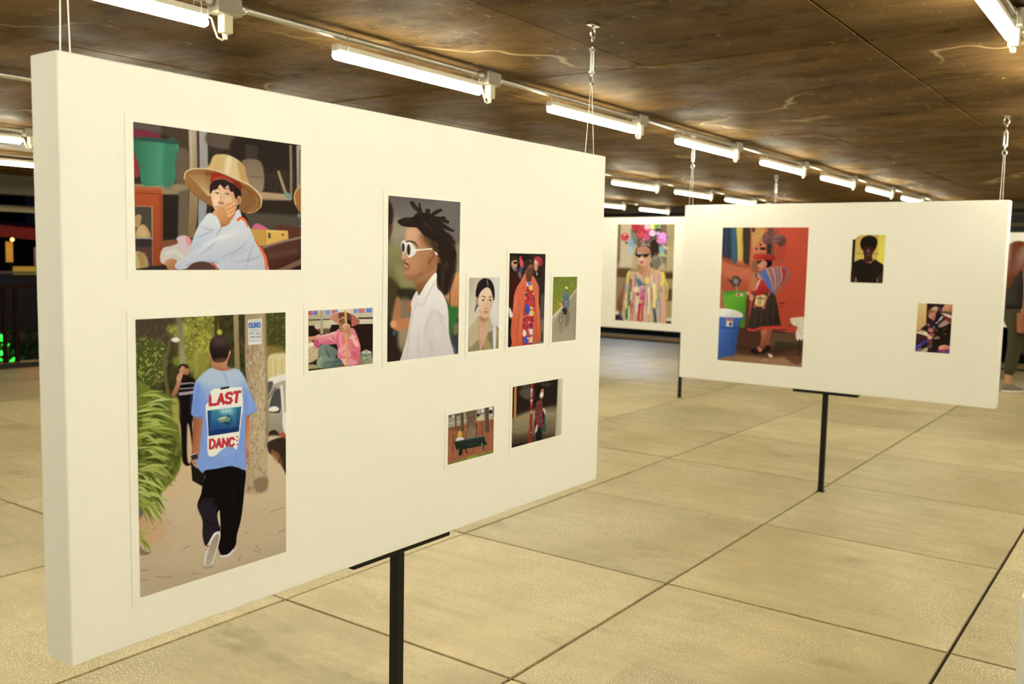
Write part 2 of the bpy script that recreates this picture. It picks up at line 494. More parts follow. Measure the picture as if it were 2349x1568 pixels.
structure('baseboard_left', nbox(FX0, FX1, 11.70, 11.82, -.3, .004, bevel=.008), M['kerb'])
g = structure('ground', nbox(-12, 60, -30, 60, -.50, -.36), M['street'])
lw = obj('lawn', nbox(-2, 26, 11.9, 16.6, -.36, -.335), M['lawn'], g)
obj('path', nbox(-2, 30, 16.6, 19.8, -.36, -.33), M['path'], g)

# garden railing at the left edge of the floor
rl = thing('railing', 'dark brown metal railing along the left edge of the floor', 'railing', (0, 11.62, 0))
for px in (-.5, 1.5, 3.45, 5.46, 5.60, 7.6, 9.6):
    obj('post', nbox(px - .024, px + .024, -.02, .02, .004, .965, bevel=.003), M['rail'], rl)
for z in (.945, .762, .60, .43, .26, .085):
    th = .020 if z > .9 else .011
    obj('rail', nbox(-.5, 9.6, -.012, .012, z - th, z + th), M['rail'], rl)

def leafy(bm, c, n, length, rnd, spread=1.0, width=.03, droop=.5):
    for i in range(n):
        a = rnd.uniform(0, 2 * math.pi); el = rnd.uniform(.5, 1.4)
        L_ = length * rnd.uniform(.6, 1.1)
        d = Vector((math.cos(a) * math.cos(el) * spread, math.sin(a) * math.cos(el) * spread, math.sin(el)))
        side = Vector((-math.sin(a), math.cos(a), 0)) * width
        pts = [Vector(c) + d * (L_ * t) + Vector((0, 0, -droop * L_ * t * t)) for t in (0, .35, .7, 1)]
        w = (.5, 1, .7, .05)
        prev = None
        for p, q in zip(pts, w):
            cur = (bm.verts.new(p - side * q), bm.verts.new(p + side * q))
            if prev: bm.faces.new((prev[0], prev[1], cur[1], cur[0]))
            prev = cur
    return bm
rp = random.Random(11)
def plant(label, c, n, length, m, group=None, **k):
    t = thing('garden_plant', label, 'plant', c, group)
    obj('leaves', leafy(bmesh.new(), (0, 0, .05), n, length, rp, **k), m, t)
    obj('stem', ntube([(0, 0, -.02), (0, 0, .14)], .02, 6), M['leafdark'], t)
    return t
plant('spiky plant glowing green behind the railing at the left edge', (5.76, 12.30, -.335), 90, 1.25, M['leaf'], spread=.35, width=.035)
plant('second spiky plant glowing green, cut by the left edge', (5.44, 12.35, -.335), 80, 1.15, M['leaf'], spread=.6, width=.035)
plant('dark leafy shrub behind the rails, beside the near panel', (6.65, 13.6, -.335), 90, 1.1, M['leafdark'], spread=.9, width=.04)
gl = thing('garden_spotlight', 'small green garden spotlight at the foot of the spiky plant', 'spotlight', (5.60, 11.98, -.335))
obj('housing', ntube([(0, 0, .0), (0, .02, .05), (.02, .06, .12)], [.03, .03, .045], 10), M['black'], gl)
obj('lens', ntube([(.02, .06, .12), (.023, .066, .132)], [.042, .040], 10), M['greenlamp'], gl)
ld = bpy.data.lights.new('green_beam', 'SPOT'); ld.energy = 700; ld.color = (.04, 1, .10); ld.spot_size = 1.6; ld.shadow_soft_size = .04
lo = link(bpy.data.objects.new('green_beam', ld), gl); lo.location = (.03, .075, .15)
lo.rotation_euler = Vector((-.25, -.6, -.7)).to_track_quat('Z', 'Y').to_euler()

hd = thing('hedge', 'low dark hedge beyond the pale path at the left edge', 'hedge', (10.2, 21.4, -.36))
hb = bmesh.new()
for k in range(46):
    leafy(hb, (-3.5 + k * .16, rp.uniform(-.3, .3), 0), 9, .55, rp, spread=.8, width=.05, droop=.35)
obj('foliage', hb, M['leafdark'], hd)
wl = thing('garden_wall', 'pale grey rendered wall behind the hedge', 'wall', (10.5, 22.3, -.36))
obj('wall_body', nbox(-6, 6, -.1, .1, 0, .56), M['wallgrey'], wl)
obj('coping', nbox(-6, 6, -.14, .14, .56, .60, bevel=.01), M['wallgrey'], wl)
for i, (x, y, s) in enumerate(((11.9, 23.8, .8), (9.2, 24.4, .85), (14.6, 24.2, .85))):
    plant(['dark tree-like shrub behind the grey wall, right of the bulb', 'dark tree-like shrub behind the grey wall, under the bulb', 'dark tree-like shrub behind the grey wall, next to the near panel'][i], (x, y, -.36), 120, 1.35 * s, M['leafdark'], 'shrubs behind the wall', spread=1.1, width=.09)

# red tent with sign boards and a bulb
tn = thing('market_tent', 'dark red market tent glowing under its canopy, beyond the railing', 'tent', (9.6, 19.0, -.36))
bm = bmesh.new()
a = [(-2.2, -1.2, 2.02), (2.4, -1.2, 1.72), (2.4, 1.6, 2.25), (-2.2, 1.6, 2.35)]
vv = [bm.verts.new(p) for p in a] + [bm.verts.new((p[0], p[1], p[2] + .02)) for p in a]
for f in ((0, 3, 2, 1), (4, 5, 6, 7), (0, 1, 5, 4), (1, 2, 6, 5), (2, 3, 7, 6), (3, 0, 4, 7)): bm.faces.new([vv[i] for i in f])
obj('canopy', bm, M['redcloth'], tn)
bm = bmesh.new()
b2 = [(-2.2, -1.21, 2.02), (2.4, -1.21, 1.72), (2.4, -1.21, 1.94), (-2.2, -1.21, 2.24)]
vv = [bm.verts.new(p) for p in b2] + [bm.verts.new((p[0], p[1] - .01, p[2])) for p in b2]
for f in ((0, 3, 2, 1), (4, 5, 6, 7), (0, 1, 5, 4), (1, 2, 6, 5), (2, 3, 7, 6), (3, 0, 4, 7)): bm.faces.new([vv[i] for i in f])
obj('valance', bm, M['redcloth'], tn)
for x, y, z in ((-2.15, -1.15, 2.0), (2.35, -1.15, 1.7), (2.35, 1.55, 2.2), (-2.15, 1.55, 2.3)):
    obj('pole', ntube([(x, y, 0), (x, y, z)], .025, 8), M['black'], tn)
sg = thing('sign_board', 'dim yellow sign board under the red tent', 'sign', (9.38, 19.6, 1.10))
obj('board', nbox(-.10, .04, -.01, .01, 0, .42), M['signy'], sg); obj('leg', ntube([(0, .02, -1.46), (0, .02, .4)], .012, 6), M['black'], sg)
sg = thing('sign_board', 'dim blue sign board under the red tent', 'sign', (9.92, 19.6, 1.02))
obj('board', nbox(-.06, .12, -.01, .01, 0, .40), M['signw'], sg); obj('leg', ntube([(0, .02, -1.38), (0, .02, .38)], .012, 6), M['black'], sg)
ct = thing('stall_counter', 'stall counter with yellow and blue panels under the red tent', 'counter', (9.62, 19.3, -.36))
obj('counter_body', nbox(-1.3, 1.3, -.2, .2, 0, 1.24), M['darkfac'], ct)
obj('yellow_panel', nbox(-.45, .02, -.22, -.20, 1.22, 1.38), M['signy'], ct)
obj('blue_panel', nbox(.05, .28, -.22, -.20, 1.20, 1.42), M['signb'], ct)
obj('counter_edge', nbox(-1.3, 1.3, -.24, .2, 1.24, 1.28), M['path'], ct)
bl = thing('hanging_bulb', 'warm bulb hanging under the red tent', 'lamp', (9.13, 19.0, 1.66))
s = bmesh.new(); bmesh.ops.create_uvsphere(s, u_segments=12, v_segments=8, radius=.032); bmesh.ops.translate(s, vec=(0, 0, -.10), verts=s.verts[:])
obj('bulb', s, M['bulb'], bl, smooth=True)
obj('cord', ntube([(0, 0, -.05), (0, 0, .10)], .006, 6), M['black'], bl)
ld = bpy.data.lights.new('bulb_light', 'POINT'); ld.energy = 14; ld.color = (1, .25, .08); ld.shadow_soft_size = .05
lo = link(bpy.data.objects.new('bulb_light', ld), bl); lo.location = (.35, -.1, -.10)
# car nose behind the railing
cr = thing('parked_car', 'pale parked car beyond the shrubs behind the grey wall', 'car', (14.6, 27.2, -.36))
prof = [(-.9, .25), (-.85, .62), (-.2, .78), (.25, 1.16), (1.5, 1.2), (2.1, .8), (2.6, .74), (2.65, .28)]
bm = bmesh.new()
A = [bm.verts.new((x, -.75, z)) for x, z in prof]; B = [bm.verts.new((x, .75, z)) for x, z in prof]
for k in range(len(prof)): bm.faces.new((A[k], A[(k + 1) % len(prof)], B[(k + 1) % len(prof)], B[k]))
bm.faces.new(A[::-1]); bm.faces.new(B)
bmesh.ops.recalc_face_normals(bm, faces=bm.faces[:])
obj('body', bm, M['whitecar'], cr)
for x in (-.25, 1.9):
    for y in (-.76, .60): obj('wheel', ntube([(x, y, .30), (x, y + .16, .30)], .29, 16), M['black'], cr)
for s_ in (-.765, .755): obj('side_window', nbox(.32, 1.45, s_, s_ + .01, .82, 1.10), M['darkfac'], cr)
# beam of the neighbouring pergola
pg = thing('pergola', 'beige pergola beam beyond the left ceiling edge', 'pergola', (6.8, 14.0, -.36))
obj('beam', nbox(-6, 6, -.04, .04, 2.295, 2.395, bevel=.006), M['beige'], pg)
for x in (-5.8, 5.8): obj('post', nbox(x - .06, x + .06, -.06, .06, 0, 2.295), M['beige'], pg)
hs = thing('dark_building', 'dark building far behind the railing', 'building', (14, 42, -.5))
obj('wall', nbox(-18, 18, 0, 8, 0, 9), M['darkfac'], hs)
for k in range(9):
    for z in (2.6, 5.4): obj('window', nbox(-16 + k * 3.8, -14.4 + k * 3.8, -.06, .02, z, z + 1.5), M['signw'], hs)

# chain barrier beyond the far edge
cb = thing('chain_barrier', 'dark chain barrier on short posts beyond the far floor edge', 'barrier', (16.2, 0, -.36))
ps = [-4.5, -2.0, .5, 3.0, 5.4, 7.95, 10.4]
for y in ps: obj('post', nbox(-.045, .045, y - .045, y + .045, 0, .56, bevel=.01), M['black'], cb)
for y0, y1 in zip(ps[:-1], ps[1:]):
    pts = [(0, y0 + (y1 - y0) * t / 10, .52 - .22 * (1 - (2 * t / 10 - 1) ** 2)) for t in range(11)]
    obj('chain', ntube(pts, .03, 6), M['black'], cb)
fb = thing('dark_building', 'dark blue building beyond the far edge of the hall', 'building', (34, 6, -.5))
obj('wall', nbox(0, 8, -26, 26, 0, 9), M['darkfac'], fb)
for k in range(12):
    for z in (1.2, 4.6): obj('window', nbox(-.06, .02, -22 + k * 3.8, -20.2 + k * 3.8, z, z + 1.8), M['signw'], fb)
# unseen lamp post added outside to throw cold light on the far floor
sl = thing('added_lamp_post', 'added unseen street lamp outside the far edge, for cold light on the floor', 'street lamp', (20.5, 10.6, -.36))
obj('pole', ntube([(0, 0, 0), (0, 0, 4.0), (-.3, 0, 4.3), (-.9, 0, 4.4)], [.07, .05, .045, .04], 10), M['black'], sl, smooth=True)
obj('lamp_head', nbox(-1.35, -.8, -.14, .14, 4.34, 4.46, bevel=.02), M['black'], sl)
obj('lamp_glass', nbox(-1.30, -.9, -.11, .11, 4.31, 4.345, bevel=.005), M['lampglass'], sl)
ld = bpy.data.lights.new('added_lamp_light', 'SPOT'); ld.energy = 330; ld.color = (.55, .70, 1.0); ld.shadow_soft_size = .30; ld.spot_size = 2.3; ld.spot_blend = 1.0
lo = link(bpy.data.objects.new('added_lamp_light', ld), sl); lo.location = (-1.1, 0, 4.20)
lo.rotation_euler = Vector((7.5, 4.0, 4.2)).to_track_quat('Z', 'Y').to_euler()

# ---------------------------------------------------------------- person at the right edge
M['skin'] = mat('skin', (.50, .27, .17), .55)
M['hair'] = mat('auburn hair', (.14, .028, .008), .42, noise=(14, .5))
M['olive'] = mat('olive trousers', (.040, .034, .012), .85, noise=(20, .2), bump=.15)
M['blacktop'] = mat('black top', (.010, .009, .008), .8)
M['tan'] = mat('tan leather', (.30, .105, .045), .5, noise=(18, .15))
M['brass'] = mat('brass clasp', (.75, .55, .22), .3, metal=1.0)
M['shoe'] = mat('grey canvas shoe', (.20, .17, .13), .8, noise=(60, .5))
M['sole'] = mat('white rubber sole', (.72, .68, .58), .6)
M['eye'] = mat('eye', (.06, .04, .03), .2)
M['lips'] = mat('lips', (.42, .13, .10), .5)
PF = Vector((.5876, -.8091, 0)).normalized()      # facing
PB = Vector((-PF.y, PF.x, 0))                      # away from the camera, her left
PO = Vector((11.88, 1.53, 0)) + PF * .10
pr_ = thing('person', 'person with long auburn hair, black top and olive trousers walking at the right edge', 'person', tuple(PO), rotz=math.atan2(PF.y, PF.x))
def skin_mesh(name, verts, edges, m, parent, sub=2, root=0):
    me = bpy.data.meshes.new(name)
    me.from_pydata([v[:3] for v in verts], edges, [])
    me.materials.append(m)
    o = bpy.data.objects.new(name, me); link(o, parent)
    md = o.modifiers.new('skin', 'SKIN'); md.use_smooth_shade = True
    for i, v in enumerate(verts):
        sv = me.skin_vertices[0].data[i]
        sv.radius = v[3] if isinstance(v[3], tuple) else (v[3], v[3])
        sv.use_root = (i == root)
    ms = o.modifiers.new('sub', 'SUBSURF'); ms.levels = sub; ms.render_levels = sub
    return o
# local axes: x forward, y her left (away), z up
bv = [(0, 0, .95, (.10, .10)), (.01, 0, 1.10, (.085, .085)), (.02, 0, 1.28, (.095, .095)), (.03, 0, 1.405, (.06, .06)), (.045, 0, 1.48, .045),
      (.070, 0, 1.545, (.062, .070)), (.080, 0, 1.62, (.072, .088)), (.070, 0, 1.675, (.055, .065)),
      (.03, -.155, 1.375, .050), (.085, -.205, 1.12, .040), (.26, -.16, 1.00, .030), (.33, -.15, 1.0, .026),
      (.03, .155, 1.375, .050), (.00, .205, 1.12, .040), (.13, .18, .93, .030), (.18, .17, .89, .026),
      (0, -.085, .90, .085), (-.04, -.085, .52, .058), (-.125, -.085, .13, .036), (-.105, -.085, .055, .036),
      (0, .085, .90, .085), (.20, .085, .52, .058), (.34, .085, .13, .036), (.37, .085, .055, .036),
      (-.02, -.085, .045, .030), (.455, .085, .045, .030)]
be = [(0, 1), (1, 2), (2, 3), (3, 4), (4, 5), (5, 6), (6, 7), (2, 8), (8, 9), (9, 10), (10, 11), (2, 12), (12, 13), (13, 14), (14, 15),
      (0, 16), (16, 17), (17, 18), (18, 19), (0, 20), (20, 21), (21, 22), (22, 23), (19, 24), (23, 25)]
for w, fx, fy in ((11, 1, 0), (15, .75, -.4)):
    base = bv[w]
    n0 = len(bv)
    sgn = 1 if w == 11 else -1
    for q, (off, ln) in enumerate(((-.026, .075), (-.009, .085), (.009, .080), (.026, .062))):
        a = (base[0] + .045, base[1] + off, base[2] - .004, .010)
        b_ = (base[0] + .045 + ln * .55, base[1] + off, base[2] - .022, .009)
        c_ = (base[0] + .045 + ln * .75, base[1] + off, base[2] - .050, .008)
        i0 = len(bv); bv += [a, b_, c_]; be += [(w, i0), (i0, i0 + 1), (i0 + 1, i0 + 2)]
    i0 = len(bv)
    bv += [(base[0] + .015, base[1] + .034 * sgn, base[2] - .012, .010), (base[0] + .045, base[1] + .046 * sgn, base[2] - .032, .009)]
    be += [(w, i0), (i0, i0 + 1)]
body = skin_mesh('body', bv, be, M['skin'], pr_, 2)
nose = bmesh.new(); bmesh.ops.create_cone(nose, segments=8, radius1=.014, radius2=.005, depth=.04, cap_ends=True)
bmesh.ops.rotate(nose, cent=(0, 0, 0), matrix=Matrix.Rotation(.5, 3, 'Y'), verts=nose.verts[:]); bmesh.ops.translate(nose, vec=(.172, 0, 1.595), verts=nose.verts[:])
obj('nose', nose, M['skin'], pr_, smooth=True)
for s_ in (-1, 1):
    e_ = bmesh.new(); bmesh.ops.create_uvsphere(e_, u_segments=10, v_segments=8, radius=.011); bmesh.ops.translate(e_, vec=(.152, s_ * .03, 1.62), verts=e_.verts[:])
    obj('eye', e_, M['eye'], pr_, smooth=True)
    e_ = bmesh.new(); bmesh.ops.create_uvsphere(e_, u_segments=10, v_segments=8, radius=.02); bmesh.ops.scale(e_, vec=(1, .4, 1.4), verts=e_.verts[:]); bmesh.ops.translate(e_, vec=(.07, s_ * .075, 1.60), verts=e_.verts[:])
    obj('ear', e_, M['skin'], pr_, smooth=True)
obj('mouth', nbox(.148, .158, -.020, .020, 1.552, 1.564, bevel=.004), M['lips'], pr_)
def loft(rings, m, name, parent, seg=20, wob=0.0):
    bm = bmesh.new(); R_ = []
    for (cx, cy, cz, rx, ry) in rings:
        R_.append([bm.verts.new((cx + rx * math.cos(2 * math.pi * k / seg) * (1 + wob * math.sin(k * 5)), cy + ry * math.sin(2 * math.pi * k / seg) * (1 + wob * math.sin(k * 5)), cz)) for k in range(seg)])
    for i in range(len(R_) - 1):
        for k in range(seg): bm.faces.new((R_[i][k], R_[i][(k + 1) % seg], R_[i + 1][(k + 1) % seg], R_[i + 1][k]))
    bm.faces.new(R_[0][::-1]); bm.faces.new(R_[-1])
    bmesh.ops.recalc_face_normals(bm, faces=bm.faces[:])
    return obj(name, bm, m, parent, smooth=True)
loft([(.035, 0, 1.728, .015, .015), (.040, 0, 1.722, .05, .05), (.035, 0, 1.695, .088, .085), (.020, 0, 1.64, .115, .105), (.0, 0, 1.57, .120, .120), (-.02, 0, 1.50, .120, .135),
      (-.030, 0, 1.42, .118, .145), (-.045, 0, 1.32, .115, .140), (-.055, 0, 1.22, .085, .115), (-.065, 0, 1.14, .04, .06)], M['hair'], 'hair', pr_, 22, .035)
loft([(0, 0, .975, .135, .165), (0, 0, 1.03, .135, .160), (.005, 0, 1.10, .125, .150), (.015, 0, 1.20, .135, .165), (.02, 0, 1.30, .135, .185), (.03, 0, 1.375, .105, .175), (.035, 0, 1.42, .075, .12)], M['blacktop'], 'top', pr_, 24)
skin_mesh('trousers', [(0, 0, 1.02, (.14, .11)), (0, 0, .95, (.15, .12)), (-.005, -.085, .86, .108), (-.04, -.088, .52, .082), (-.115, -.088, .19, .060),
                       (.0, .085, .86, .108), (.20, .088, .52, .082), (.325, .088, .19, .060)], [(0, 1), (1, 2), (2, 3), (3, 4), (1, 5), (5, 6), (6, 7)], M['olive'], pr_)
def shoe(x, y):
    t = loft([(x + .055, y, .030, .125, .046), (x + .05, y, .055, .120, .045), (x + .02, y, .085, .075, .042), (x + .0, y, .105, .050, .038)], M['shoe'], 'shoe', pr_, 18)
    loft([(x + .055, y, .002, .130, .048), (x + .055, y, .030, .132, .050)], M['sole'], 'sole', t, 18)
    obj('laces', nbox(x + .06, x + .11, y - .02, y + .02, .070, .082, bevel=.003), M['sole'], t)
shoe(-.115, -.085); shoe(.365, .085)
# shoulder bag carried at her hip
bg = thing('shoulder_bag', 'tan leather shoulder bag hanging at the hip of the long-haired person', 'bag', tuple(PO), rotz=math.atan2(PF.y, PF.x))
obj('bag_body', nbox(-.085, .19, -.265, -.185, .695, .925, bevel=.018, seg=3), M['tan'], bg)
obj('flap', nbox(.0, .195, -.275, -.180, .775, .935, bevel=.02, seg=3), M['tan'], bg)
obj('strap', ntube([(-.03, -.225, .92), (-.01, -.215, 1.10), (.0, -.19, 1.30), (.01, -.15, 1.415), (.03, -.10, 1.44)], .012, 6), M['tan'], bg)
obj('strap', ntube([(.17, -.225, .92), (.11, -.22, 1.10), (.06, -.19, 1.30), (.04, -.15, 1.42), (.03, -.10, 1.44)], .012, 6), M['tan'], bg)
obj('buckle', ntube(ring_pts((-.028, -.228, .945), .020, .026, 'x', 10), .005, 6), M['brass'], bg)
obj('clasp', nbox(.10, .13, -.282, -.270, .785, .810, bevel=.003), M['brass'], bg)

# she leans a little towards the panel
for o in list(pr_.children_recursive) + list(bg.children_recursive):
    for v in o.data.vertices:
        v.co.x -= .06 * max(0.0, v.co.z - .10) + .035

# ---------------------------------------------------------------- photo prints: pictures drawn in code, one colour per mesh point
def hx(c):
    return np.array([int(c[i:i + 2], 16) for i in (0, 2, 4)], dtype=np.float32) / 255.0

def catmull(pts, closed=True, n=6):
    P = np.array(pts, dtype=np.float32)
    if len(P) < 3: return P
    if closed: Q = np.vstack([P[-1:], P, P[:2]])
    else: Q = np.vstack([2 * P[:1] - P[1:2], P, 2 * P[-1:] - P[-2:-1]])
    out = []
    t = np.linspace(0, 1, n, endpoint=False)[:, None]
    for i in range(1, len(Q) - 2):
        a, b, c, d = Q[i - 1], Q[i], Q[i + 1], Q[i + 2]
        out.append(.5 * (2 * b + (c - a) * t + (2 * a - 5 * b + 4 * c - d) * t * t + (3 * b - a - 3 * c + d) * t ** 3))
    if not closed: out.append(P[-1:])
    return np.vstack(out)

def box_blur(m, r):
    r = int(r)
    if r < 1: return m
    for ax in (0, 1):
        pad = [(0, 0), (0, 0)]; pad[ax] = (r + 1, r)
        c = np.cumsum(np.pad(m, pad, mode='edge'), axis=ax)
        n = m.shape[ax]
        m = (np.take(c, range(2 * r + 1, 2 * r + 1 + n), axis=ax) - np.take(c, range(0, n), axis=ax)) / (2 * r + 1)
    return m

def vnoise(h, w, fx, fy, seed, octs=3):
    rs = np.random.RandomState(seed); out = np.zeros((h, w), np.float32); amp = 1.0; tot = 0
    for o in range(octs):
        gw, gh = int(w * fx) + 3, int(h * fy) + 3
        g = rs.rand(gh, gw).astype(np.float32)
        y = np.arange(h) * fy; x = np.arange(w) * fx
        y0 = y.astype(int); x0 = x.astype(int)
        ty = (y - y0)[:, None]; tx = (x - x0)[None, :]
        ty = ty * ty * (3 - 2 * ty); tx = tx * tx * (3 - 2 * tx)
        a = g[y0][:, x0]; b = g[y0][:, x0 + 1]; c = g[y0 + 1][:, x0]; d = g[y0 + 1][:, x0 + 1]
        out += amp * ((a * (1 - tx) + b * tx) * (1 - ty) + (c * (1 - tx) + d * tx) * ty)
        tot += amp; amp *= .55; fx *= 2; fy *= 2
    return out / tot

GLYPH = {'L': [[(0, 0), (0, 1), (1, 1)]], 'A': [[(0, 1), (.5, 0), (1, 1)], [(.2, .66), (.8, .66)]],
         'S': [[(1, .15), (.7, 0), (.25, 0), (0, .2), (.15, .42), (.8, .56), (1, .78), (.75, 1), (.3, 1), (0, .84)]],
         'T': [[(0, 0), (1, 0)], [(.5, 0), (.5, 1)]], 'D': [[(0, 0), (.55, 0), (1, .3), (1, .7), (.55, 1), (0, 1), (0, 0)]],
         'N': [[(0, 1), (0, 0), (1, 1), (1, 0)]], 'C': [[(1, .2), (.7, 0), (.3, 0), (0, .3), (0, .7), (.3, 1), (.7, 1), (1, .8)]],
         'E': [[(1, 0), (0, 0), (0, 1), (1, 1)], [(0, .5), (.8, .5)]], 'O': [[(.3, 0), (.7, 0), (1, .2), (1, .8), (.7, 1), (.3, 1), (0, .8), (0, .2), (.3, 0)]],
         'U': [[(0, 0), (0, .8), (.3, 1), (.7, 1), (1, .8), (1, 0)]], 'R': [[(0, 1), (0, 0), (.75, 0), (1, .25), (.75, .5), (0, .5)], [(.45, .5), (1, 1)]]}

class Canvas:
    """painting surface laid out like the print as the photograph shows it; unwarped to a rectangle at the end"""
    def __init__(s, ox, oy, scale, corners, k=1.25):
        s.c = k / scale
        q = np.array(corners, np.float32)
        s.q = q
        s.x0, s.y0 = q[:, 0].min() - 6 / s.c, q[:, 1].min() - 6 / s.c
        s.w = int((q[:, 0].max() - s.x0 + 6 / s.c) * s.c) + 1
        s.h = int((q[:, 1].max() - s.y0 + 6 / s.c) * s.c) + 1
        s.img = np.zeros((s.h, s.w, 3), np.float32)
        s.T = (1, 0, 1, 0)
        s.seed = 1
    def tr(s, pts):
        P = np.array(pts, np.float32).reshape(-1, 2)
        a, b, c, d = s.T
        return np.stack([(P[:, 0] * a + b - s.x0) * s.c, (P[:, 1] * c + d - s.y0) * s.c], 1)
    def mask(s, P, pad):
        SS = 3
        x0 = max(0, int(P[:, 0].min()) - pad - 1); x1 = min(s.w, int(P[:, 0].max()) + pad + 2)
        y0 = max(0, int(P[:, 1].min()) - pad - 1); y1 = min(s.h, int(P[:, 1].max()) + pad + 2)
        if x1 <= x0 or y1 <= y0: return None
        ys = (np.arange((y1 - y0) * SS) + .5) / SS + y0
        A = P; B = np.roll(P, -1, 0)
        keep = A[:, 1] != B[:, 1]; A, B = A[keep], B[keep]
        if len(A) == 0: return None
        lo = np.minimum(A[:, 1], B[:, 1])[:, None]; hi = np.maximum(A[:, 1], B[:, 1])[:, None]
        xs = A[:, :1] + (ys[None] - A[:, 1:]) * ((B[:, 0] - A[:, 0]) / (B[:, 1] - A[:, 1]))[:, None]
        xs = np.where((ys[None] >= lo) & (ys[None] < hi), xs, 1e6)
        xs.sort(axis=0)
        X = np.arange(x0, x1)[None, :] + 1.0
        m = np.zeros((len(ys), x1 - x0), np.float32)
        for i in range(0, len(xs) - 1, 2):
            if (xs[i] > 9e5).all(): break
            m += np.clip(X - xs[i][:, None], 0, 1) - np.clip(X - np.minimum(xs[i + 1], 1e6)[:, None], 0, 1)
        m = m.reshape(y1 - y0, SS, x1 - x0).mean(1)
        return np.clip(m, 0, 1), x0, x1, y0, y1
    def put(s, P, col, blur=0, a=1.0, tex=None):
        br = blur * s.c
        r = max(1, int(round(br / 1.7))) if br > .6 else 0
        nb = 0 if r == 0 else (1 if br < 1.5 else 3)
        mm = s.mask(P, 3 * r + 1)
        if mm is None: return
        m, x0, x1, y0, y1 = mm
        for _ in range(nb): m = box_blur(m, r)
        if tex:
            fx, fy, lo, hi = tex; s.seed += 1
            nz = vnoise(y1 - y0, x1 - x0, fx / s.c / 100, fy / s.c / 100, s.seed)
            m = m * np.clip((nz - lo) / (hi - lo), 0, 1)
        m = (m * a)[:, :, None]
        if isinstance(col, str): C = hx(col)
        else:
            c0, c1 = hx(col[0]), hx(col[1])
            g = s.tr([(col[2], col[3]), (col[4], col[5])])
            d = g[1] - g[0]
            Y, X = np.mgrid[y0:y1, x0:x1]
            t = np.clip(((X - g[0, 0]) * d[0] + (Y - g[0, 1]) * d[1]) / (d @ d), 0, 1)[:, :, None]
            C = c0 * (1 - t) + c1 * t
        v = s.img[y0:y1, x0:x1]
        v[:] = v * (1 - m) + C * m
    def p(s, pts, col, blur=0, a=1.0, sm=True, tex=None):
        P = s.tr(pts)
        s.put(catmull(P) if sm and len(P) > 3 else P, col, blur, a, tex)
    def r(s, pts, col, blur=0, a=1.0, tex=None):
        s.p(pts, col, blur, a, False, tex)
    def all(s, col, tex=None, a=1.0):
        q = s.q; s_ = s.T; s.T = (1, 0, 1, 0)
        x0, y0, x1, y1 = q[:, 0].min() - 99, q[:, 1].min() - 99, q[:, 0].max() + 99, q[:, 1].max() + 99
        s.r([(x0, y0), (x1, y0), (x1, y1), (x0, y1)], col, 0, a, tex); s.T = s_
    def l(s, pts, w, col, blur=0, a=1.0, sm=True):
        P = s.tr(pts)
        if sm and len(P) > 2: P = catmull(P, False)
        W = np.interp(np.linspace(0, 1, len(P)), np.linspace(0, 1, len(w)), w) if isinstance(w, (list, tuple)) else np.full(len(P), w, np.float32)
        W = np.maximum(W * s.c * abs(s.T[0]) / 2, .35)
        D = np.gradient(P, axis=0); D /= np.linalg.norm(D, axis=1)[:, None] + 1e-9
        N = np.stack([-D[:, 1], D[:, 0]], 1) * W[:, None]
        s.put(np.vstack([P + N, (P - N)[::-1]]), col, blur, a)
    def e(s, cx, cy, rx, ry, col, blur=0, a=1.0, rot=0.0, tex=None):
        t = np.linspace(0, 2 * np.pi, 28, endpoint=False)
        x, y = rx * np.cos(t), ry * np.sin(t); c, q = np.cos(rot), np.sin(rot)
        s.put(s.tr(np.stack([cx + x * c - y * q, cy + x * q + y * c], 1)), col, blur, a, tex)
    def text(s, txt, quad, col, w, gap=.28):
        """block letters inside quad (tl, tr, br, bl)"""
        q = [np.array(v, np.float32) for v in quad]; n = len(txt)
        for i, ch in enumerate(txt):
            for st in GLYPH[ch]:
                pts = []
                for gx, gy in st:
                    u = (i + gx * (1 - gap)) / (n - gap)
                    pts.append((q[0] * (1 - u) + q[1] * u) * (1 - gy) + (q[3] * (1 - u) + q[2] * u) * gy)
                for a_, b_ in zip(pts[:-1], pts[1:]):
                    d = (b_ - a_) / (np.linalg.norm(b_ - a_) + 1e-6) * w * .35
                    s.l([a_ - d, b_ + d], w, col, 0, 1, False)
    def grain(s, amt=.02):
        rs = np.random.RandomState(7)
        s.img += (rs.rand(s.h, s.w, 1).astype(np.float32) - .5) * 2 * amt
    def grid(s, nx, ny):
        """sample on an nx x ny grid over the true rectangle (row 0 = top)"""
        src = np.array([(0, 0), (1, 0), (1, 1), (0, 1)], float)
        dst = s.tr_raw(s.q)
        A = []
        for (x, y), (X, Y) in zip(src, dst):
            A.append([x, y, 1, 0, 0, 0, -X * x, -X * y]); A.append([0, 0, 0, x, y, 1, -Y * x, -Y * y])
        hh = np.linalg.solve(np.array(A, float), np.array(dst, float).reshape(-1))
        gx, gy = np.meshgrid(np.linspace(0, 1, nx), np.linspace(0, 1, ny))
        w = hh[6] * gx + hh[7] * gy + 1
        X = (hh[0] * gx + hh[1] * gy + hh[2]) / w - .5; Y = (hh[3] * gx + hh[4] * gy + hh[5]) / w - .5
        X = np.clip(X, 0, s.w - 1.001); Y = np.clip(Y, 0, s.h - 1.001)
        x0 = X.astype(int); y0 = Y.astype(int); tx = (X - x0)[..., None]; ty = (Y - y0)[..., None]
        I = np.clip(s.img, 0, 1)
        return (I[y0, x0] * (1 - tx) + I[y0, x0 + 1] * tx) * (1 - ty) + (I[y0 + 1, x0] * (1 - tx) + I[y0 + 1, x0 + 1] * tx) * ty
    def tr_raw(s, q):
        return np.stack([(q[:, 0] - s.x0) * s.c, (q[:, 1] - s.y0) * s.c], 1)

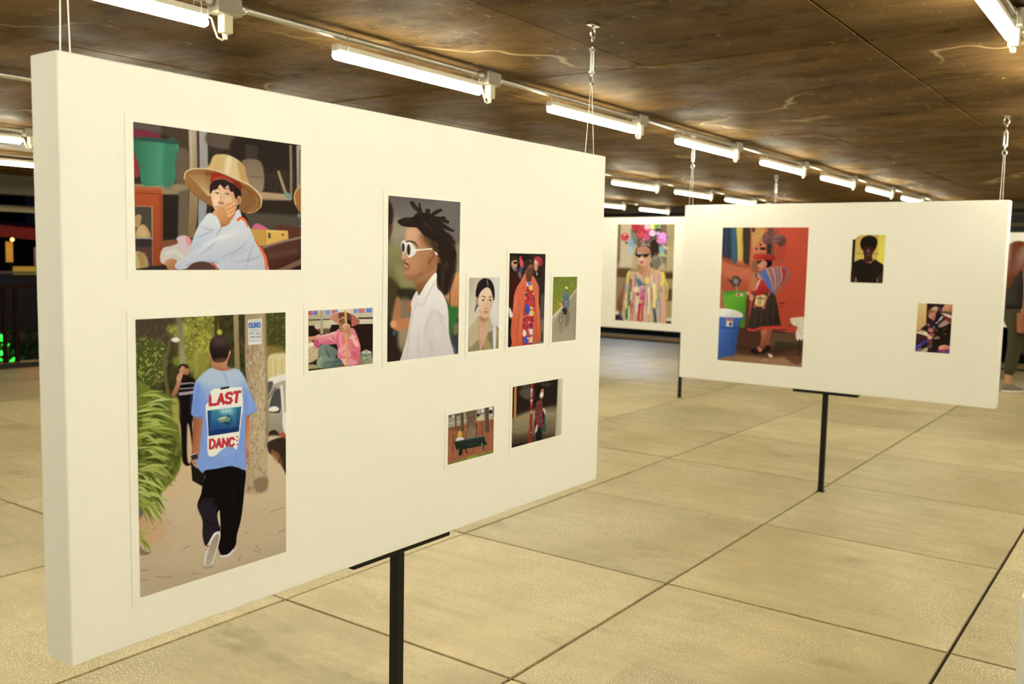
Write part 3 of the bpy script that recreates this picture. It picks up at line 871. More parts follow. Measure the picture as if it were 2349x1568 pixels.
def paint_straw_hat():
    C = Canvas(290, 270, 4.238, [(72, 45), (1702, 260), (1686, 1478), (72, 1484)])
    p, r, l, e = C.p, C.r, C.l, C.e
    C.all('392e23'); C.all('2a211a', (4, 4, .4, .65), .7)
    p([(60, 40), (330, 70), (330, 170), (60, 130)], '5a5346', 30)
    p([(75, 120), (290, 150), (330, 215), (75, 205)], '7c2c36', 8); p([(72, 300), (112, 420), (125, 560), (72, 570)], '96303c', 6)
    p([(340, 120), (600, 120), (600, 640), (470, 640), (500, 300)], '4a3a29', 20)
    p([(480, 330), (600, 330), (605, 640), (470, 640)], '6a5743', 18)
    # shelf, posts
    p([(75, 650), (560, 650), (600, 700), (560, 745), (340, 750), (75, 690)], ('9b8257', '8d7a5c', 330, 690, 560, 740), 6)
    r([(500, 720), (600, 700), (600, 1160), (485, 1170)], '6b5944', 8); r([(345, 750), (495, 750), (480, 1190), (345, 1200)], '2a221b', 10)
    l([(650, 110), (652, 560), (640, 900), (620, 1170)], [86, 84, 84, 70], ('b5a181', '84683f', 640, 120, 620, 1150), 4)
    l([(630, 130), (632, 540)], 20, 'c9b797', 8, .6); l([(690, 130), (690, 540)], 12, '3b3025', 6, .8)
    l([(750, 125), (748, 560), (730, 880), (715, 1080)], [82, 80, 84, 60], ('a59b8a', '8e8c89', 750, 130, 720, 1050), 4)
    l([(730, 850), (715, 1080)], 50, '9a9ea6', 10, .7)
    p([(800, 140), (1060, 172), (1058, 300), (800, 270)], '5c4d3d', 10)
    p([(1080, 180), (1690, 260), (1680, 500), (1080, 420)], '2b2119', 20); r([(1160, 260), (1280, 270), (1270, 420), (1160, 400)], '40342a', 10)
    p([(1130, 410), (1310, 430), (1325, 700), (1180, 700), (1150, 520)], ('7e6a50', '927d5e', 1150, 420, 1250, 700), 8); l([(1150, 560), (1320, 580)], 6, '5a4a38', 4)
    l([(1600, 260), (1602, 500), (1598, 770)], 26, '857456', 4); l([(1475, 510), (1510, 620), (1550, 740)], [24, 30, 26], '9e8a63', 4)
    l([(1680, 262), (1678, 1060)], 44, 'a59c8c', 5); l([(1690, 300), (1680, 640)], 20, '6d6254', 5, .7)
    r([(1280, 715), (1570, 740), (1600, 800), (1290, 805)], 'b29269', 7); p([(1530, 720), (1580, 730), (1610, 790), (1560, 780)], '73927c', 5)
    p([(1180, 800), (1690, 830), (1690, 930), (1180, 940)], '2e241a', 15); p([(1090, 930), (1690, 960), (1690, 1060), (1150, 1090)], '51483a', 15)
    p([(1698, 655), (1650, 700), (1625, 770), (1640, 850), (1698, 912)], 'a06c36', 2); l([(1696, 660), (1650, 700), (1630, 770), (1642, 845)], 12, 'd7b04b', 2)
    # boxes, boat
    p([(1440, 1050), (1690, 1075), (1690, 1160), (1540, 1200)], '5c3122', 6); p([(1250, 1025), (1345, 1062), (1360, 1090), (1215, 1090)], 'c8627c', 5)
    r([(1185, 1075), (1345, 1088), (1340, 1245), (1230, 1250)], 'c7943c', 4); r([(1345, 1085), (1562, 1095), (1568, 1190), (1340, 1245)], 'd8a94c', 4)
    l([(1345, 1100), (1450, 1105), (1560, 1110)], 10, 'e3b96a', 4, .8); r([(1368, 1120), (1392, 1122), (1392, 1170), (1368, 1168)], '5a4a28', 3); e(1512, 1135, 14, 10, '6a5530', 4)
    r([(1300, 1255), (1690, 1150), (1690, 1400), (1480, 1490), (1320, 1490)], ('5c3425', '45261c', 1400, 1230, 1500, 1450), 3)
    l([(1310, 1262), (1480, 1210), (1690, 1160)], 22, '8b715e', 4); r([(1420, 1490), (1690, 1370), (1690, 1425), (1530, 1490)], '7b5a42', 4); r([(1560, 1490), (1690, 1430), (1690, 1490)], '2c1d18', 4)
    l([(1360, 1350), (1660, 1290)], 60, '6b4633', 20, .5)
    # green bucket
    p([(84, 212), (486, 246), (474, 400), (452, 640), (300, 662), (150, 650), (118, 470)], ('2f6c4c', '45906a', 90, 400, 330, 420), 3)
    p([(380, 250), (486, 246), (452, 640), (350, 655)], '2f6e50', 25, .7); p([(80, 196), (290, 200), (490, 236), (488, 262), (280, 240), (80, 222)], '2d4f40', 4)
    # red cabinet
    r([(72, 675), (335, 690), (345, 760), (335, 1455), (238, 1448), (245, 870), (72, 862)], ('b04d23', '96401d', 100, 700, 300, 1400), 3)
    l([(75, 735), (330, 745)], 10, '7a2f17', 5, .8); l([(322, 760), (325, 1440)], 18, '8a3a1c', 5, .8); l([(80, 690), (330, 705)], 18, 'bd6236', 5, .7)
    r([(72, 866), (240, 866), (238, 1450), (72, 1450)], '4b433a', 3); l([(240, 866), (236, 1440)], 9, 'c7a06a', 2); l([(75, 864), (240, 866)], 8, 'b98650', 2)
    p([(75, 960), (130, 950), (128, 1020), (105, 1065), (75, 1060)], 'b48d54', 4); p([(78, 1165), (105, 1070), (150, 1040), (195, 1080), (215, 1165)], 'bf9a60', 4, 1); p([(85, 1080), (150, 1060), (180, 1150), (100, 1150)], 'd2b27c', 10, .5)
    r([(72, 1168), (236, 1168), (236, 1182), (72, 1182)], 'a19990', 2); r([(72, 1184), (236, 1184), (236, 1260), (72, 1260)], '352d2b', 6); r([(72, 1260), (236, 1260), (236, 1450), (72, 1450)], '553a31', 6)
    e(85, 1420, 110, 120, 'b4ac5e', 2); 
    for x in (85, 115, 150): l([(x, 1310), (x + 25, 1380), (x + 35, 1470)], 12, 'c45a50', 3, .8); l([(x + 18, 1310), (x + 40, 1380), (x + 50, 1470)], 8, '5d6b38', 3, .8)
    # bags
    p([(335, 1275), (470, 1225), (600, 1290), (620, 1410), (335, 1425)], 'cbc1b2', 5); p([(470, 1180), (545, 1145), (610, 1190), (600, 1310), (510, 1290)], 'd5b9b8', 7); p([(560, 1170), (612, 1180), (610, 1240), (580, 1240)], 'e98a7e', 8, .8)
    l([(360, 1330), (450, 1300), (540, 1370)], 20, 'e2dacb', 12, .8); l([(350, 1400), (470, 1360)], 12, 'a89c8c', 8, .6); p([(340, 1200), (470, 1190), (470, 1230), (340, 1260)], '7c4a30', 8)
    r([(72, 1475), (350, 1430), (385, 1462), (200, 1490), (72, 1490)], '2e2a27', 3)
    p([(345, 1425), (385, 1380), (440, 1375), (475, 1400), (472, 1475), (390, 1482), (370, 1445)], ('c68a58', 'a3643a', 380, 1380, 460, 1480), 3)
    # hair at the back
    p([(1080, 900), (1130, 930), (1170, 990), (1165, 1040), (1100, 990)], '251a16', 3)
    # neck, collar
    p([(880, 980), (1010, 990), (980, 1060), (920, 1080)], 'ad7146', 3)
    # shirt
    p([(905, 1075), (960, 1050), (1060, 985), (1140, 985), (1190, 1075), (1240, 1200), (1300, 1300), (1338, 1400), (1335, 1490), (880, 1490), (800, 1400), (830, 1200)], ('d5d6d4', 'bcc0c6', 1000, 1000, 1180, 1480), 2)
    p([(1075, 890), (1108, 940), (1100, 975), (1010, 1015), (1000, 1000)], 'cfcfd0', 3)
    p([(785, 930), (850, 940), (890, 1000), (905, 1070), (870, 1140), (800, 1230), (690, 1330), (620, 1340), (605, 1270), (640, 1160), (690, 1050), (740, 985)], ('dcdedb', 'b9c4cb', 800, 960, 640, 1280), 2)
    p([(455, 1425), (530, 1370), (620, 1320), (740, 1230), (860, 1160), (1000, 1095), (1120, 1090), (1190, 1180), (1180, 1280), (1010, 1370), (840, 1410), (650, 1410), (560, 1470), (470, 1475)], ('d9d9d6', 'b7bdc6', 800, 1160, 860, 1420), 2)
    for q in ([(880, 1180), (800, 1260), (690, 1340)], [(1190, 1170), (1080, 1280), (900, 1360)], [(1230, 1220), (1180, 1350), (1150, 1470)], [(640, 1180), (760, 1130), (830, 1100)], [(700, 1050), (800, 1090), (850, 1080)], [(1000, 1400), (1200, 1380), (1310, 1330)]):
        l(q, [4, 16, 4], '8e98a6', 6, .55)
    l([(560, 1440), (700, 1400), (880, 1410)], 8, '7c8692', 3, .7); l([(860, 1150), (905, 1075)], 12, '8a93a0', 5, .6)
    for q in ([(720, 1250), (900, 1170), (1060, 1130)], [(660, 1310), (720, 1290)], [(1010, 1080), (1120, 1040)], [(760, 970), (830, 990)], [(1120, 1420), (1260, 1420)]):
        l(q, [6, 36, 6], 'f0efe8', 14, .6)
    for k in range(15):
        l([(620 + k * 45, 1370 - k * 22), (700 + k * 43, 1455 - k * 15)], 3, '9fa9c4', 2, .22); l([(560 + k * 14, 1440 - k * 27), (1180 + k * 9, 1300 - k * 18)], 3, 'b594a0', 2, .20)
    for k in range(9):
        l([(1040 + k * 30, 1000 + k * 30), (1000 + k * 36, 1480)], 3, 'a49cb4', 2, .3); l([(640 + k * 26, 1200 - k * 24), (720 + k * 22, 1240 - k * 20)], 3, 'a4acc0', 2, .3)
    l([(1068, 1000), (1105, 972), (1150, 1005), (1170, 1060)], [26, 26, 14], 'e5622b', 2); l([(1235, 1180), (1300, 1285), (1340, 1380), (1348, 1490)], [10, 26, 30, 28], 'e9682f', 2)
    p([(585, 1490), (620, 1425), (730, 1400), (830, 1440), (870, 1490)], '583a30', 3); l([(815, 1410), (850, 1450), (860, 1490)], 20, 'd45630', 3)
    # hat underside and crown
    p([(552, 585), (572, 530), (640, 498), (770, 492), (900, 520), (1060, 590), (1190, 650), (1275, 725), (1310, 795), (1298, 870), (1240, 915), (1170, 930), (1085, 890), (1100, 790), (960, 620), (830, 620), (815, 720), (830, 860), (740, 812), (640, 735), (580, 665)], ('9d6d38', '8c5a2b', 600, 550, 1250, 850), 2)
    p([(760, 520), (860, 540), (850, 640), (820, 780), (790, 700), (770, 600)], '7b4c22', 14, .8); p([(1090, 640), (1190, 700), (1250, 800), (1180, 900), (1100, 860), (1110, 740)], '74481f', 14, .6)
    rs = random.Random(5)
    for k in range(9):
        t = k / 8.0
        for j in range(13):
            u = j / 12.0
            x = 612 + t * 190 + u * (35 + 60 * (1 - t)); y = 560 + u * 190 + t * 20 * u - t * 12
            x += u * 75 - 30 * t * u; y += t * 20
            if 575 < x < 815 and y < 505 + .70 * (x - 600) + 170 and y > 520: e(x, y, 7 + 3 * u, 5 + 3 * u, 'd2b476', 2, .75, .5)
    for k in range(7):
        for j in range(8):
            u = j / 7.0; x = 1120 + k * 24 - 10 * u; y = 690 + k * 20 + u * 165 - k * 4
            if (x - 1090) * .75 + 655 < y < 905 and x < 1285: e(x, y, 7, 5, 'c9a262', 2, .7, .7)
    p([(832, 535), (905, 540), (1030, 590), (1110, 640), (1112, 705), (1075, 690), (1020, 625), (940, 590), (870, 590), (822, 630)], ('a2281b', '7d2a18', 850, 560, 1100, 680), 3)
    l([(840, 600), (900, 575), (970, 585), (1030, 625)], 12, 'bf3a26', 3)
    # face
    p([(815, 735), (828, 650), (900, 612), (1000, 620), (1062, 700), (1085, 780), (1062, 870), (1000, 940), (905, 940), (848, 890), (825, 820)], ('eec497', 'cf9463', 850, 750, 1075, 820), 2)
    p([(850, 770), (890, 750), (900, 850), (850, 860)], 'f6d3a8', 12, .8); p([(950, 780), (1010, 770), (1000, 830), (940, 850)], 'f0c494', 12, .7)
    p([(804, 722), (808, 655), (850, 612), (940, 600), (1030, 640), (1092, 700), (1106, 760), (1072, 790), (1045, 715), (1015, 720), (985, 655), (945, 685), (905, 650), (880, 685), (835, 705), (818, 735)], '2f1f1b', 2)
    l([(930, 640), (950, 690)], 8, '2f1f1b', 2); l([(985, 640), (1010, 715)], 10, '2f1f1b', 2)
    p([(1035, 690), (1100, 700), (1110, 760), (1060, 790)], '261915', 3); e(1088, 800, 22, 44, 'c98c5f', 3); e(1086, 805, 9, 24, '9a5b3a', 5, .8)
    l([(845, 706), (880, 690), (905, 694)], 6, '5a3a2c', 2, .8); l([(945, 694), (980, 688), (1005, 702)], 7, '5a3a2c', 2, .8)
    e(870, 735, 20, 6, 'dcc3a6', 3, .8); e(968, 742, 20, 7, 'dcc3a6', 3, .8); e(878, 734, 9, 7, '3a261c', 3); e(976, 741, 9, 7, '3a261c', 3)
    l([(848, 731), (872, 725), (897, 733)], 4, '5a3a2a', 2); l([(944, 739), (968, 731), (994, 743)], 4, '5a3a2a', 2)
    l([(912, 740), (906, 790), (890, 825)], 7, 'c08a5c', 4, .7); p([(882, 822), (905, 815), (945, 828), (930, 842), (895, 838)], 'b5794f', 3, .9); e(893, 834, 6, 4, '6a3a26', 2); e(925, 836, 6, 4, '6a3a26', 2)
    l([(850, 868), (880, 862), (905, 866)], 8, '9a5a44', 3, .8)
    # hand on the mouth
    p([(825, 935), (865, 885), (925, 850), (1005, 830), (1045, 830), (1062, 880), (1045, 940), (1005, 1000), (955, 1035), (900, 1010), (870, 960)], ('e0a66e', 'b9773f', 860, 880, 1010, 1020), 2)
    for q in ([(925, 865), (970, 838), (1012, 812)], [(950, 890), (1000, 862), (1046, 832)], [(965, 925), (1010, 898), (1056, 868)], [(970, 960), (1010, 940), (1050, 905)]):
        l(q, [36, 32, 18], 'e3a970', 2); l([(a + 6, b + 16) for a, b in q], 6, 'a96a3c', 3, .75)
    e(1038, 832, 8, 8, 'f3d0a8', 2); e(1010, 812, 7, 8, 'f3d0a8', 2); l([(905, 870), (880, 920), (890, 990)], 16, 'c58a55', 8, .6)
    # crown and brim edge
    p([(772, 492), (812, 450), (838, 382), (880, 358), (945, 353), (1020, 372), (1100, 420), (1146, 482), (1160, 570), (1184, 645), (1060, 590), (900, 522)], ('c39a55', 'd9bd80', 790, 430, 1000, 470), 2)
    p([(1080, 420), (1146, 482), (1180, 640), (1110, 605)], 'b98e4b', 12, .8); p([(975, 385), (1020, 390), (1000, 540), (955, 530)], 'efdcae', 10, .7); p([(850, 370), (890, 365), (850, 490), (800, 490)], 'd8b874', 10, .6)
    for k in range(10): l([(850 + k * 30, 375 + k * 7), (820 + k * 36, 505 + k * 14)], 2.5, '9a7436', 1, .35)
    l([(556, 600), (575, 530), (640, 500), (770, 496), (900, 522), (1060, 592), (1190, 652), (1275, 727), (1308, 795), (1297, 872)], [10, 13, 12, 12, 14, 14, 12, 14, 14, 8], 'dcc18c', 1)
    l([(1165, 926), (1240, 912), (1295, 870)], 8, 'c9a268', 2); l([(580, 665), (640, 735), (740, 812), (825, 856)], 6, '6d4a22', 2, .7)
    C.grain(.018)
    return C

def paint_last_dance():
    C = Canvas(300, 700, 4.611, [(50, 150), (1640, 73), (1628, 2624), (88, 3071)])
    p, r, l, e = C.p, C.r, C.l, C.e
    rs = random.Random(3)
    C.all('423f1d'); C.all('2d2a16', (2.2, 2.2, .45, .7), .9)
    p([(40, 130), (520, 110), (470, 420), (40, 520)], '4a3c2a', 60); p([(40, 140), (500, 120), (480, 400), (40, 480)], '6f6040', 40, .5, tex=(5, 5, .5, .75))
    for q, c in (([(560, 110), (880, 100), (880, 560), (640, 700), (500, 480)], '8c8a2c'), ([(60, 380), (360, 420), (330, 800), (60, 850)], '4d5a22'), ([(400, 220), (640, 230), (600, 330), (430, 310)], 'a9a936'), ([(680, 300), (860, 300), (850, 560), (690, 640)], 'a39c30')):
        p(q, c, 40, .8); p(q, 'c6c04a', 30, .7, tex=(4, 4, .5, .72)); p(q, '3a3816', 20, .6, tex=(5, 5, .55, .75))
    p([(620, 560), (830, 500), (800, 720), (690, 780), (640, 700)], '8f8730', 30, .9); p([(440, 560), (600, 520), (560, 620), (470, 640)], '7f8a2c', 20, .8)
    for x, w in ((895, 32), (975, 30), (1170, 30)): l([(x, 95), (x + 4, 330)], w, '41341d', 8, .9)
    e(935, 285, 28, 30, 'b6b434', 8); l([(1110, 95), (1115, 400), (1122, 720)], [56, 52, 60], ('a18b5e', '8d7a50', 1110, 100, 1120, 700), 5)
    l([(500, 110), (530, 350), (545, 620)], [70, 52, 66], ('776a4e', 'a1936e', 500, 120, 540, 600), 10); l([(1135, 360), (1220, 460)], 24, '5a4a30', 8)
    l([(420, 330), (390, 480), (350, 620), (380, 900), (400, 980)], [20, 26, 36, 34, 30], '6f5a3c', 8, .95); p([(425, 370), (445, 342), (490, 340), (515, 372), (470, 392)], 'ebe3cd', 4)
    l([(265, 600), (280, 900)], 26, '5a4a2c', 12, .7); l([(680, 480), (690, 700), (670, 780)], 30, 'a39c58', 10, .6)
    # right side: foliage, building, car
    p([(1420, 80), (1660, 70), (1660, 520), (1420, 480)], '45451d', 10); p([(1420, 80), (1660, 70), (1660, 520), (1420, 480)], '6b6a2c', 10, .8, tex=(5, 5, .5, .7)); p([(1430, 430), (1660, 480), (1660, 560), (1430, 560)], '9a7a34', 20, .8)
    p([(1440, 560), (1560, 510), (1660, 540), (1660, 790), (1440, 800)], 'dccb96', 10); 
    for x in (1475, 1530, 1600): l([(x, 570), (x, 770)], 18, 'd8b54e', 8, .8)
    p([(1425, 800), (1520, 760), (1660, 735), (1660, 870), (1425, 900)], 'ece5d4', 5); p([(1430, 900), (1560, 820), (1660, 820), (1660, 1040), (1430, 1060)], 'b5a98f', 6)
    r([(1430, 1000), (1660, 900), (1660, 1600), (1430, 1600)], ('b9ae95', '8b7a5c', 1500, 1000, 1560, 1568), 4)
    p([(1462, 1110), (1500, 940), (1560, 885), (1585, 960), (1572, 1140)], '4e4f4a', 4); l([(1590, 850), (1600, 1000), (1615, 1200)], 26, 'e6dfcd', 5); l([(1430, 1020), (1530, 870)], 14, '6a665a', 5)
    p([(1430, 830), (1500, 815), (1480, 900), (1430, 960)], '57574c', 8); p([(1450, 1110), (1490, 1078), (1545, 1082), (1560, 1115), (1500, 1135)], 'f2ecdd', 3); l([(1460, 1140), (1570, 1140)], 12, '5a5140', 4)
    p([(1440, 1380), (1520, 1330), (1580, 1420), (1580, 1600), (1440, 1600)], '332a20', 6); p([(1575, 1370), (1625, 1360), (1620, 1440), (1580, 1440)], 'bf463a', 4); p([(1600, 1180), (1660, 1150), (1660, 1370), (1610, 1340)], 'efe6d4', 8)
    # ground of the path
    C.T = (1.0588, 0, 1.0588, 1475.5)
    p([(330, -100), (620, -260), (1140, -60), (1580, 60), (1580, 1600), (40, 1600), (40, 600)], ('dabf92', 'c6b08a', 800, 100, 700, 1450), 10)
    p([(60, 650), (260, 720), (340, 900), (80, 1000)], 'cf9a64', 40, .45); p([(60, 600), (400, 700), (420, 1000), (80, 1250)], 'b8743e', 6, .5, tex=(9, 14, .62, .75)); p([(1050, 700), (1560, 600), (1560, 1100), (900, 1250)], 'b39a72', 30, .5, tex=(6, 16, .5, .8))
    p([(100, 1200), (800, 1250), (1500, 1000), (1560, 1120), (80, 1540)], 'bda883', 50, .6)
    p([(400, 120), (590, 180), (560, 420), (380, 560), (330, 420)], 'd9b787', 30, .8)
    C.T = (1, 0, 1, 0)
    # pole with poster
    r([(1205, 80), (1427, 78), (1432, 500), (1442, 1100), (1440, 1600), (1432, 1985), (1330, 2020), (1195, 2005), (1236, 1500), (1235, 1000), (1203, 600)], ('a98f68', 'c3aa80', 1210, 800, 1400, 820), 3)
    r([(1205, 430), (1430, 430), (1440, 1560), (1240, 1560)], 'd6c29a', 10, .6, tex=(6, 2.2, .5, .7)); r([(1205, 430), (1430, 430), (1432, 1990), (1200, 2000)], '7d6646', 5, .6, tex=(9, 3, .58, .72)); l([(1418, 90), (1434, 900), (1430, 1500)], 30, '8d7650', 12, .7)
    p([(1300, 1850), (1430, 1830), (1430, 1950), (1340, 1990), (1290, 1930)], '826a4a', 12, .8)
    r([(1236, 152), (1388, 140), (1382, 408), (1238, 420)], 'd9d4bf', 3); r([(1238, 396), (1384, 384), (1384, 408), (1238, 422)], 'e9e6d6', 3)
    C.text('OURO', [(1250, 190), (1368, 184), (1368, 232), (1250, 238)], '4b6db4', 13)
    l([(1262, 168), (1362, 162)], 4, '8fa0bc', 2); 
    for y, w, x0, x1 in ((262, 4, 1256, 1340), (276, 4, 1252, 1360), (300, 11, 1252, 1300), (300, 11, 1320, 1370), (338, 13, 1262, 1315), (336, 13, 1325, 1372), (380, 4, 1256, 1360)): l([(x0, y), (x1, y - 4)], w, '6f86bc', 2, .9)
    # man in black behind
    p([(500, 770), (545, 755), (620, 765), (670, 815), (668, 1200), (640, 1240), (650, 1640), (540, 1660), (520, 1300), (490, 1120), (488, 960)], '16110f', 5)
    p([(588, 1270), (612, 1300), (640, 1500), (648, 1640), (588, 1640)], 'd3b484', 6); l([(545, 1450), (548, 1600)], 50, '16110f', 4)
    for q, w in (([(520, 832), (600, 824), (668, 822)], 14), ([(508, 884), (600, 878), (668, 872)], 12), ([(500, 938), (580, 930), (662, 918)], 32)): l(q, w, 'b3a6a8', 4, .95)
    p([(508, 690), (520, 645), (560, 632), (602, 660), (612, 720), (590, 770), (548, 770), (515, 740)], ('c98c62', '9a5c3c', 540, 660, 600, 750), 4)
    p([(500, 660), (520, 628), (565, 622), (605, 650), (598, 668), (540, 640), (512, 670)], '2a1d17', 5); p([(530, 760), (545, 730), (590, 740), (610, 720), (606, 775), (560, 800)], '231712', 6)
    l([(560, 660), (590, 668)], 7, '4a2a1c', 3); p([(478, 800), (486, 740), (520, 712), (545, 726), (528, 790), (500, 840)], 'cd9468', 4)
    l([(508, 800), (470, 900), (440, 945), (425, 950)], [46, 50, 46, 40], ('bf8058', 'a0623e', 500, 800, 430, 950), 4); l([(440, 975), (480, 985)], 30, '1d1a16', 5)
    # leaves on the left
    C.T = (1, 0, 1, 0)
    p([(40, 890), (240, 900), (440, 990), (500, 1250), (530, 1600), (470, 1800), (330, 1960), (140, 2150), (40, 2200)], '6d7426', 14)
    p([(40, 1150), (300, 1200), (520, 1568), (420, 1800), (40, 2000)], '3b4414', 20, .7, tex=(3, 3, .45, .6))
    p([(430, 990), (500, 1000), (500, 1240), (440, 1200)], 'a59c48', 14)
    for k in range(120):
        y0 = rs.uniform(930, 2150); x0 = rs.uniform(20, 200)
        L_ = rs.uniform(160, 330) * (1 if y0 < 1750 else .75); dy = rs.uniform(-40, 120) + max(0, (y0 - 1350) * .16)
        x1 = min(x0 + L_, 520 if y0 < 1600 else 400)
        c = rs.choice(('b6bd58', 'c9cf7a', 'a3ac42', '8f9a36', '4c5719', '5d6a20', '39420f', 'aab24a'))
        l([(x0, y0), ((x0 + x1) / 2, y0 + dy * .3 - 22), (x1, y0 + dy)], [6, 30, 3], c, 5 if y0 < 1500 else 3, .85)
    C.T = (1.0588, 0, 1.0588, 1475.5)
    for a, b, c, d, col in ((60, 340, 350, 470, 'c3c768'), (60, 470, 370, 560, 'b9bf5c'), (70, 520, 240, 670, 'a7ae48'), (70, 560, 160, 780, '8f9838'), (100, 500, 290, 740, '9aa23e'), (70, 240, 390, 210, 'b4bb58'), (80, 860, 150, 1080, 'a2aa48'), (75, 850, 190, 900, 'b8be60'), (80, 930, 195, 1060, '8a9434'), (200, 300, 410, 410, '7d7a3a'), (260, 240, 450, 370, '968f46')):
        l([(a, b), ((a + c) / 2, (b + d) / 2 - 25), (c, d)], [12, 36, 4], col, 2, .95); l([(a, b + 6), ((a + c) / 2, (b + d) / 2 - 10), (c, d)], [2, 5, 1], '5e6a1e', 2, .6)
    p([(66, 600), (100, 620), (110, 690), (70, 700)], '6a6258', 8, .8); p([(78, 1000), (130, 1050), (190, 1060), (150, 1085), (80, 1080)], '6e5a44', 8, .7)
    p([(70, 700), (240, 720), (250, 840), (80, 860)], 'b9824c', 8, .6, tex=(10, 10, .5, .7))
    for q in ([(80, 1325), (160, 1335)], [(240, 1300), (300, 1310), (410, 1310)], [(500, 1040), (580, 998)], [(580, 1285), (660, 1275)], [(1050, 1175), (1085, 1105)], [(1210, 1060), (1270, 1090)], [(1230, 1010), (1275, 1070)], [(1120, 890), (1150, 885)], [(1460, 895), (1530, 860)], [(1380, 680), (1520, 640)], [(90, 1240), (170, 1235)]):
        l(q, 6, '8d6242', 2, .75)
    # right car bottom
    p([(1368, -20), (1560, -40), (1560, 310), (1495, 215), (1430, 120), (1372, 90)], '392b1f', 6); p([(1390, 60), (1480, 110), (1500, 210), (1420, 150)], 'a1653b', 10, .8); l([(1530, 40), (1470, 190)], 10, '2a2220', 3)
    # folder, arm, hand
    C.T = (1, 0, 1, 0)
    p([(655, 1165), (752, 1185), (742, 1300), (722, 1480), (700, 1640), (632, 1640), (640, 1480), (648, 1300)], ('9c5a38', 'ba744a', 650, 1300, 740, 1320), 2)
    p([(1203, 1190), (1246, 1175), (1252, 1400), (1243, 1560), (1235, 1650), (1200, 1680)], ('b87248', 'd0936a', 1205, 1300, 1250, 1310), 2)
    C.T = (1.0588, 0, 1.0588, 1475.5)
    r([(585, 145), (602, 358), (698, 415), (735, 395), (748, 255), (690, 180)], '201d15', 2); l([(735, 268), (730, 386)], 14, '978876', 2); l([(603, 356), (700, 412)], 5, '4a4534', 2)
    p([(590, 145), (640, 130), (662, 170), (655, 232), (622, 212), (600, 180)], 'c48e6e', 2); l([(605, 160), (640, 190)], 6, '8a5238', 2); r([(585, 108), (648, 86), (664, 140), (600, 152)], '3b2d2c', 2); l([(588, 104), (645, 84)], 7, 'ece4da', 2)
    p([(1130, 10), (1160, 60), (1176, 130), (1160, 180), (1128, 212), (1122, 120)], ('c6845e', 'a35e40', 1130, 40, 1170, 190), 2); l([(1140, 180), (1172, 130)], 8, 'e0bda0', 2)
    # trousers and shoes
    p([(702, 415), (730, 330), (745, 250), (980, 215), (1128, 250), (1122, 450), (1088, 735), (1045, 900), (1028, 1010), (960, 1090), (885, 1102), (852, 1000), (880, 860), (872, 690), (852, 690), (862, 800), (885, 850), (830, 880), (765, 965), (728, 1008), (702, 900), (702, 755), (652, 610), (688, 490)], '15100f', 2)
    p([(655, 610), (720, 560), (800, 570), (850, 640), (850, 760), (880, 850), (820, 885), (735, 990), (705, 900), (705, 760)], '2b2329', 10, .9); l([(800, 600), (845, 650), (820, 690)], 10, '120d0d', 5, .8); l([(720, 770), (850, 800)], 10, '17110f', 6, .7); l([(730, 830), (870, 850)], 8, '17110f', 6, .7)
    l([(690, 560), (760, 540), (820, 560)], 16, '37303a', 8, .7); l([(1000, 400), (1010, 640)], 14, '241a18', 14, .8)
    p([(872, 655), (850, 700), (860, 775), (872, 745)], 'dcc498', 2)
    p([(850, 1000), (862, 1090), (885, 1102), (870, 1060)], '9a8358', 5, .5)
    p([(716, 1170), (728, 1080), (760, 980), (810, 890), (855, 868), (878, 890), (870, 960), (835, 1080), (800, 1180), (755, 1216), (725, 1205)], 'e9e2d4', 1)
    p([(730, 1170), (745, 1090), (785, 980), (830, 905), (862, 895), (862, 950), (828, 1070), (790, 1175), (750, 1208), (732, 1195)], ('b9a992', 'a8967c', 760, 1100, 850, 920), 2); l([(800, 960), (765, 1150)], 8, '978468', 4, .6); l([(835, 940), (800, 1090)], 6, '978468', 4, .5)
    p([(738, 1010), (765, 998), (755, 1030)], 'b03a34', 2); l([(733, 1052), (742, 1040)], 10, '8a3a34', 2); p([(690, 1225), (790, 1200), (800, 1225), (720, 1240)], '9c8a66', 8, .6)
    p([(876, 1108), (950, 1096), (1005, 1045), (1032, 1020), (1028, 1060), (965, 1122), (890, 1132)], 'e4dccb', 1); l([(1012, 1050), (1025, 1015)], 7, 'c0555a', 2); l([(880, 1128), (960, 1118), (1020, 1065)], 4, 'a5957a', 2)
    # shirt
    C.T = (1, 0, 1, 0)
    p([(858, 658), (960, 690), (1092, 672), (1168, 718), (1225, 830), (1268, 960), (1326, 1103), (1245, 1162), (1207, 1190), (1204, 1500), (1204, 1735), (1120, 1722), (1038, 1706), (900, 1730), (780, 1745), (742, 1772), (682, 1680), (712, 1568), (735, 1380), (752, 1190), (700, 1180), (655, 1172), (630, 1140), (648, 1000), (668, 835), (735, 742)], ('a9bfd0', '7e9fdc', 950, 660, 930, 1150), 2)
    p([(860, 665), (1090, 680), (1180, 740), (1120, 850), (900, 860), (720, 830), (740, 750)], 'bccbd0', 30, .65); p([(640, 1140), (670, 850), (740, 860), (760, 1180)], '6f93d8', 25, .8); p([(1230, 880), (1322, 1100), (1210, 1180), (1190, 1000)], '7b9cd6', 6, .5)
    for q in ([(950, 690), (1000, 760), (1020, 850)], [(760, 900), (780, 1050), (770, 1200)], [(1190, 850), (1210, 1000), (1205, 1180)], [(740, 1250), (735, 1400), (720, 1560)], [(700, 860), (690, 1000), (660, 1130)], [(930, 1620), (960, 1690)], [(1110, 1560), (1110, 1700)], [(850, 1640), (830, 1730)]): l(q, [4, 14, 4], '5d7fc0', 10, .6)
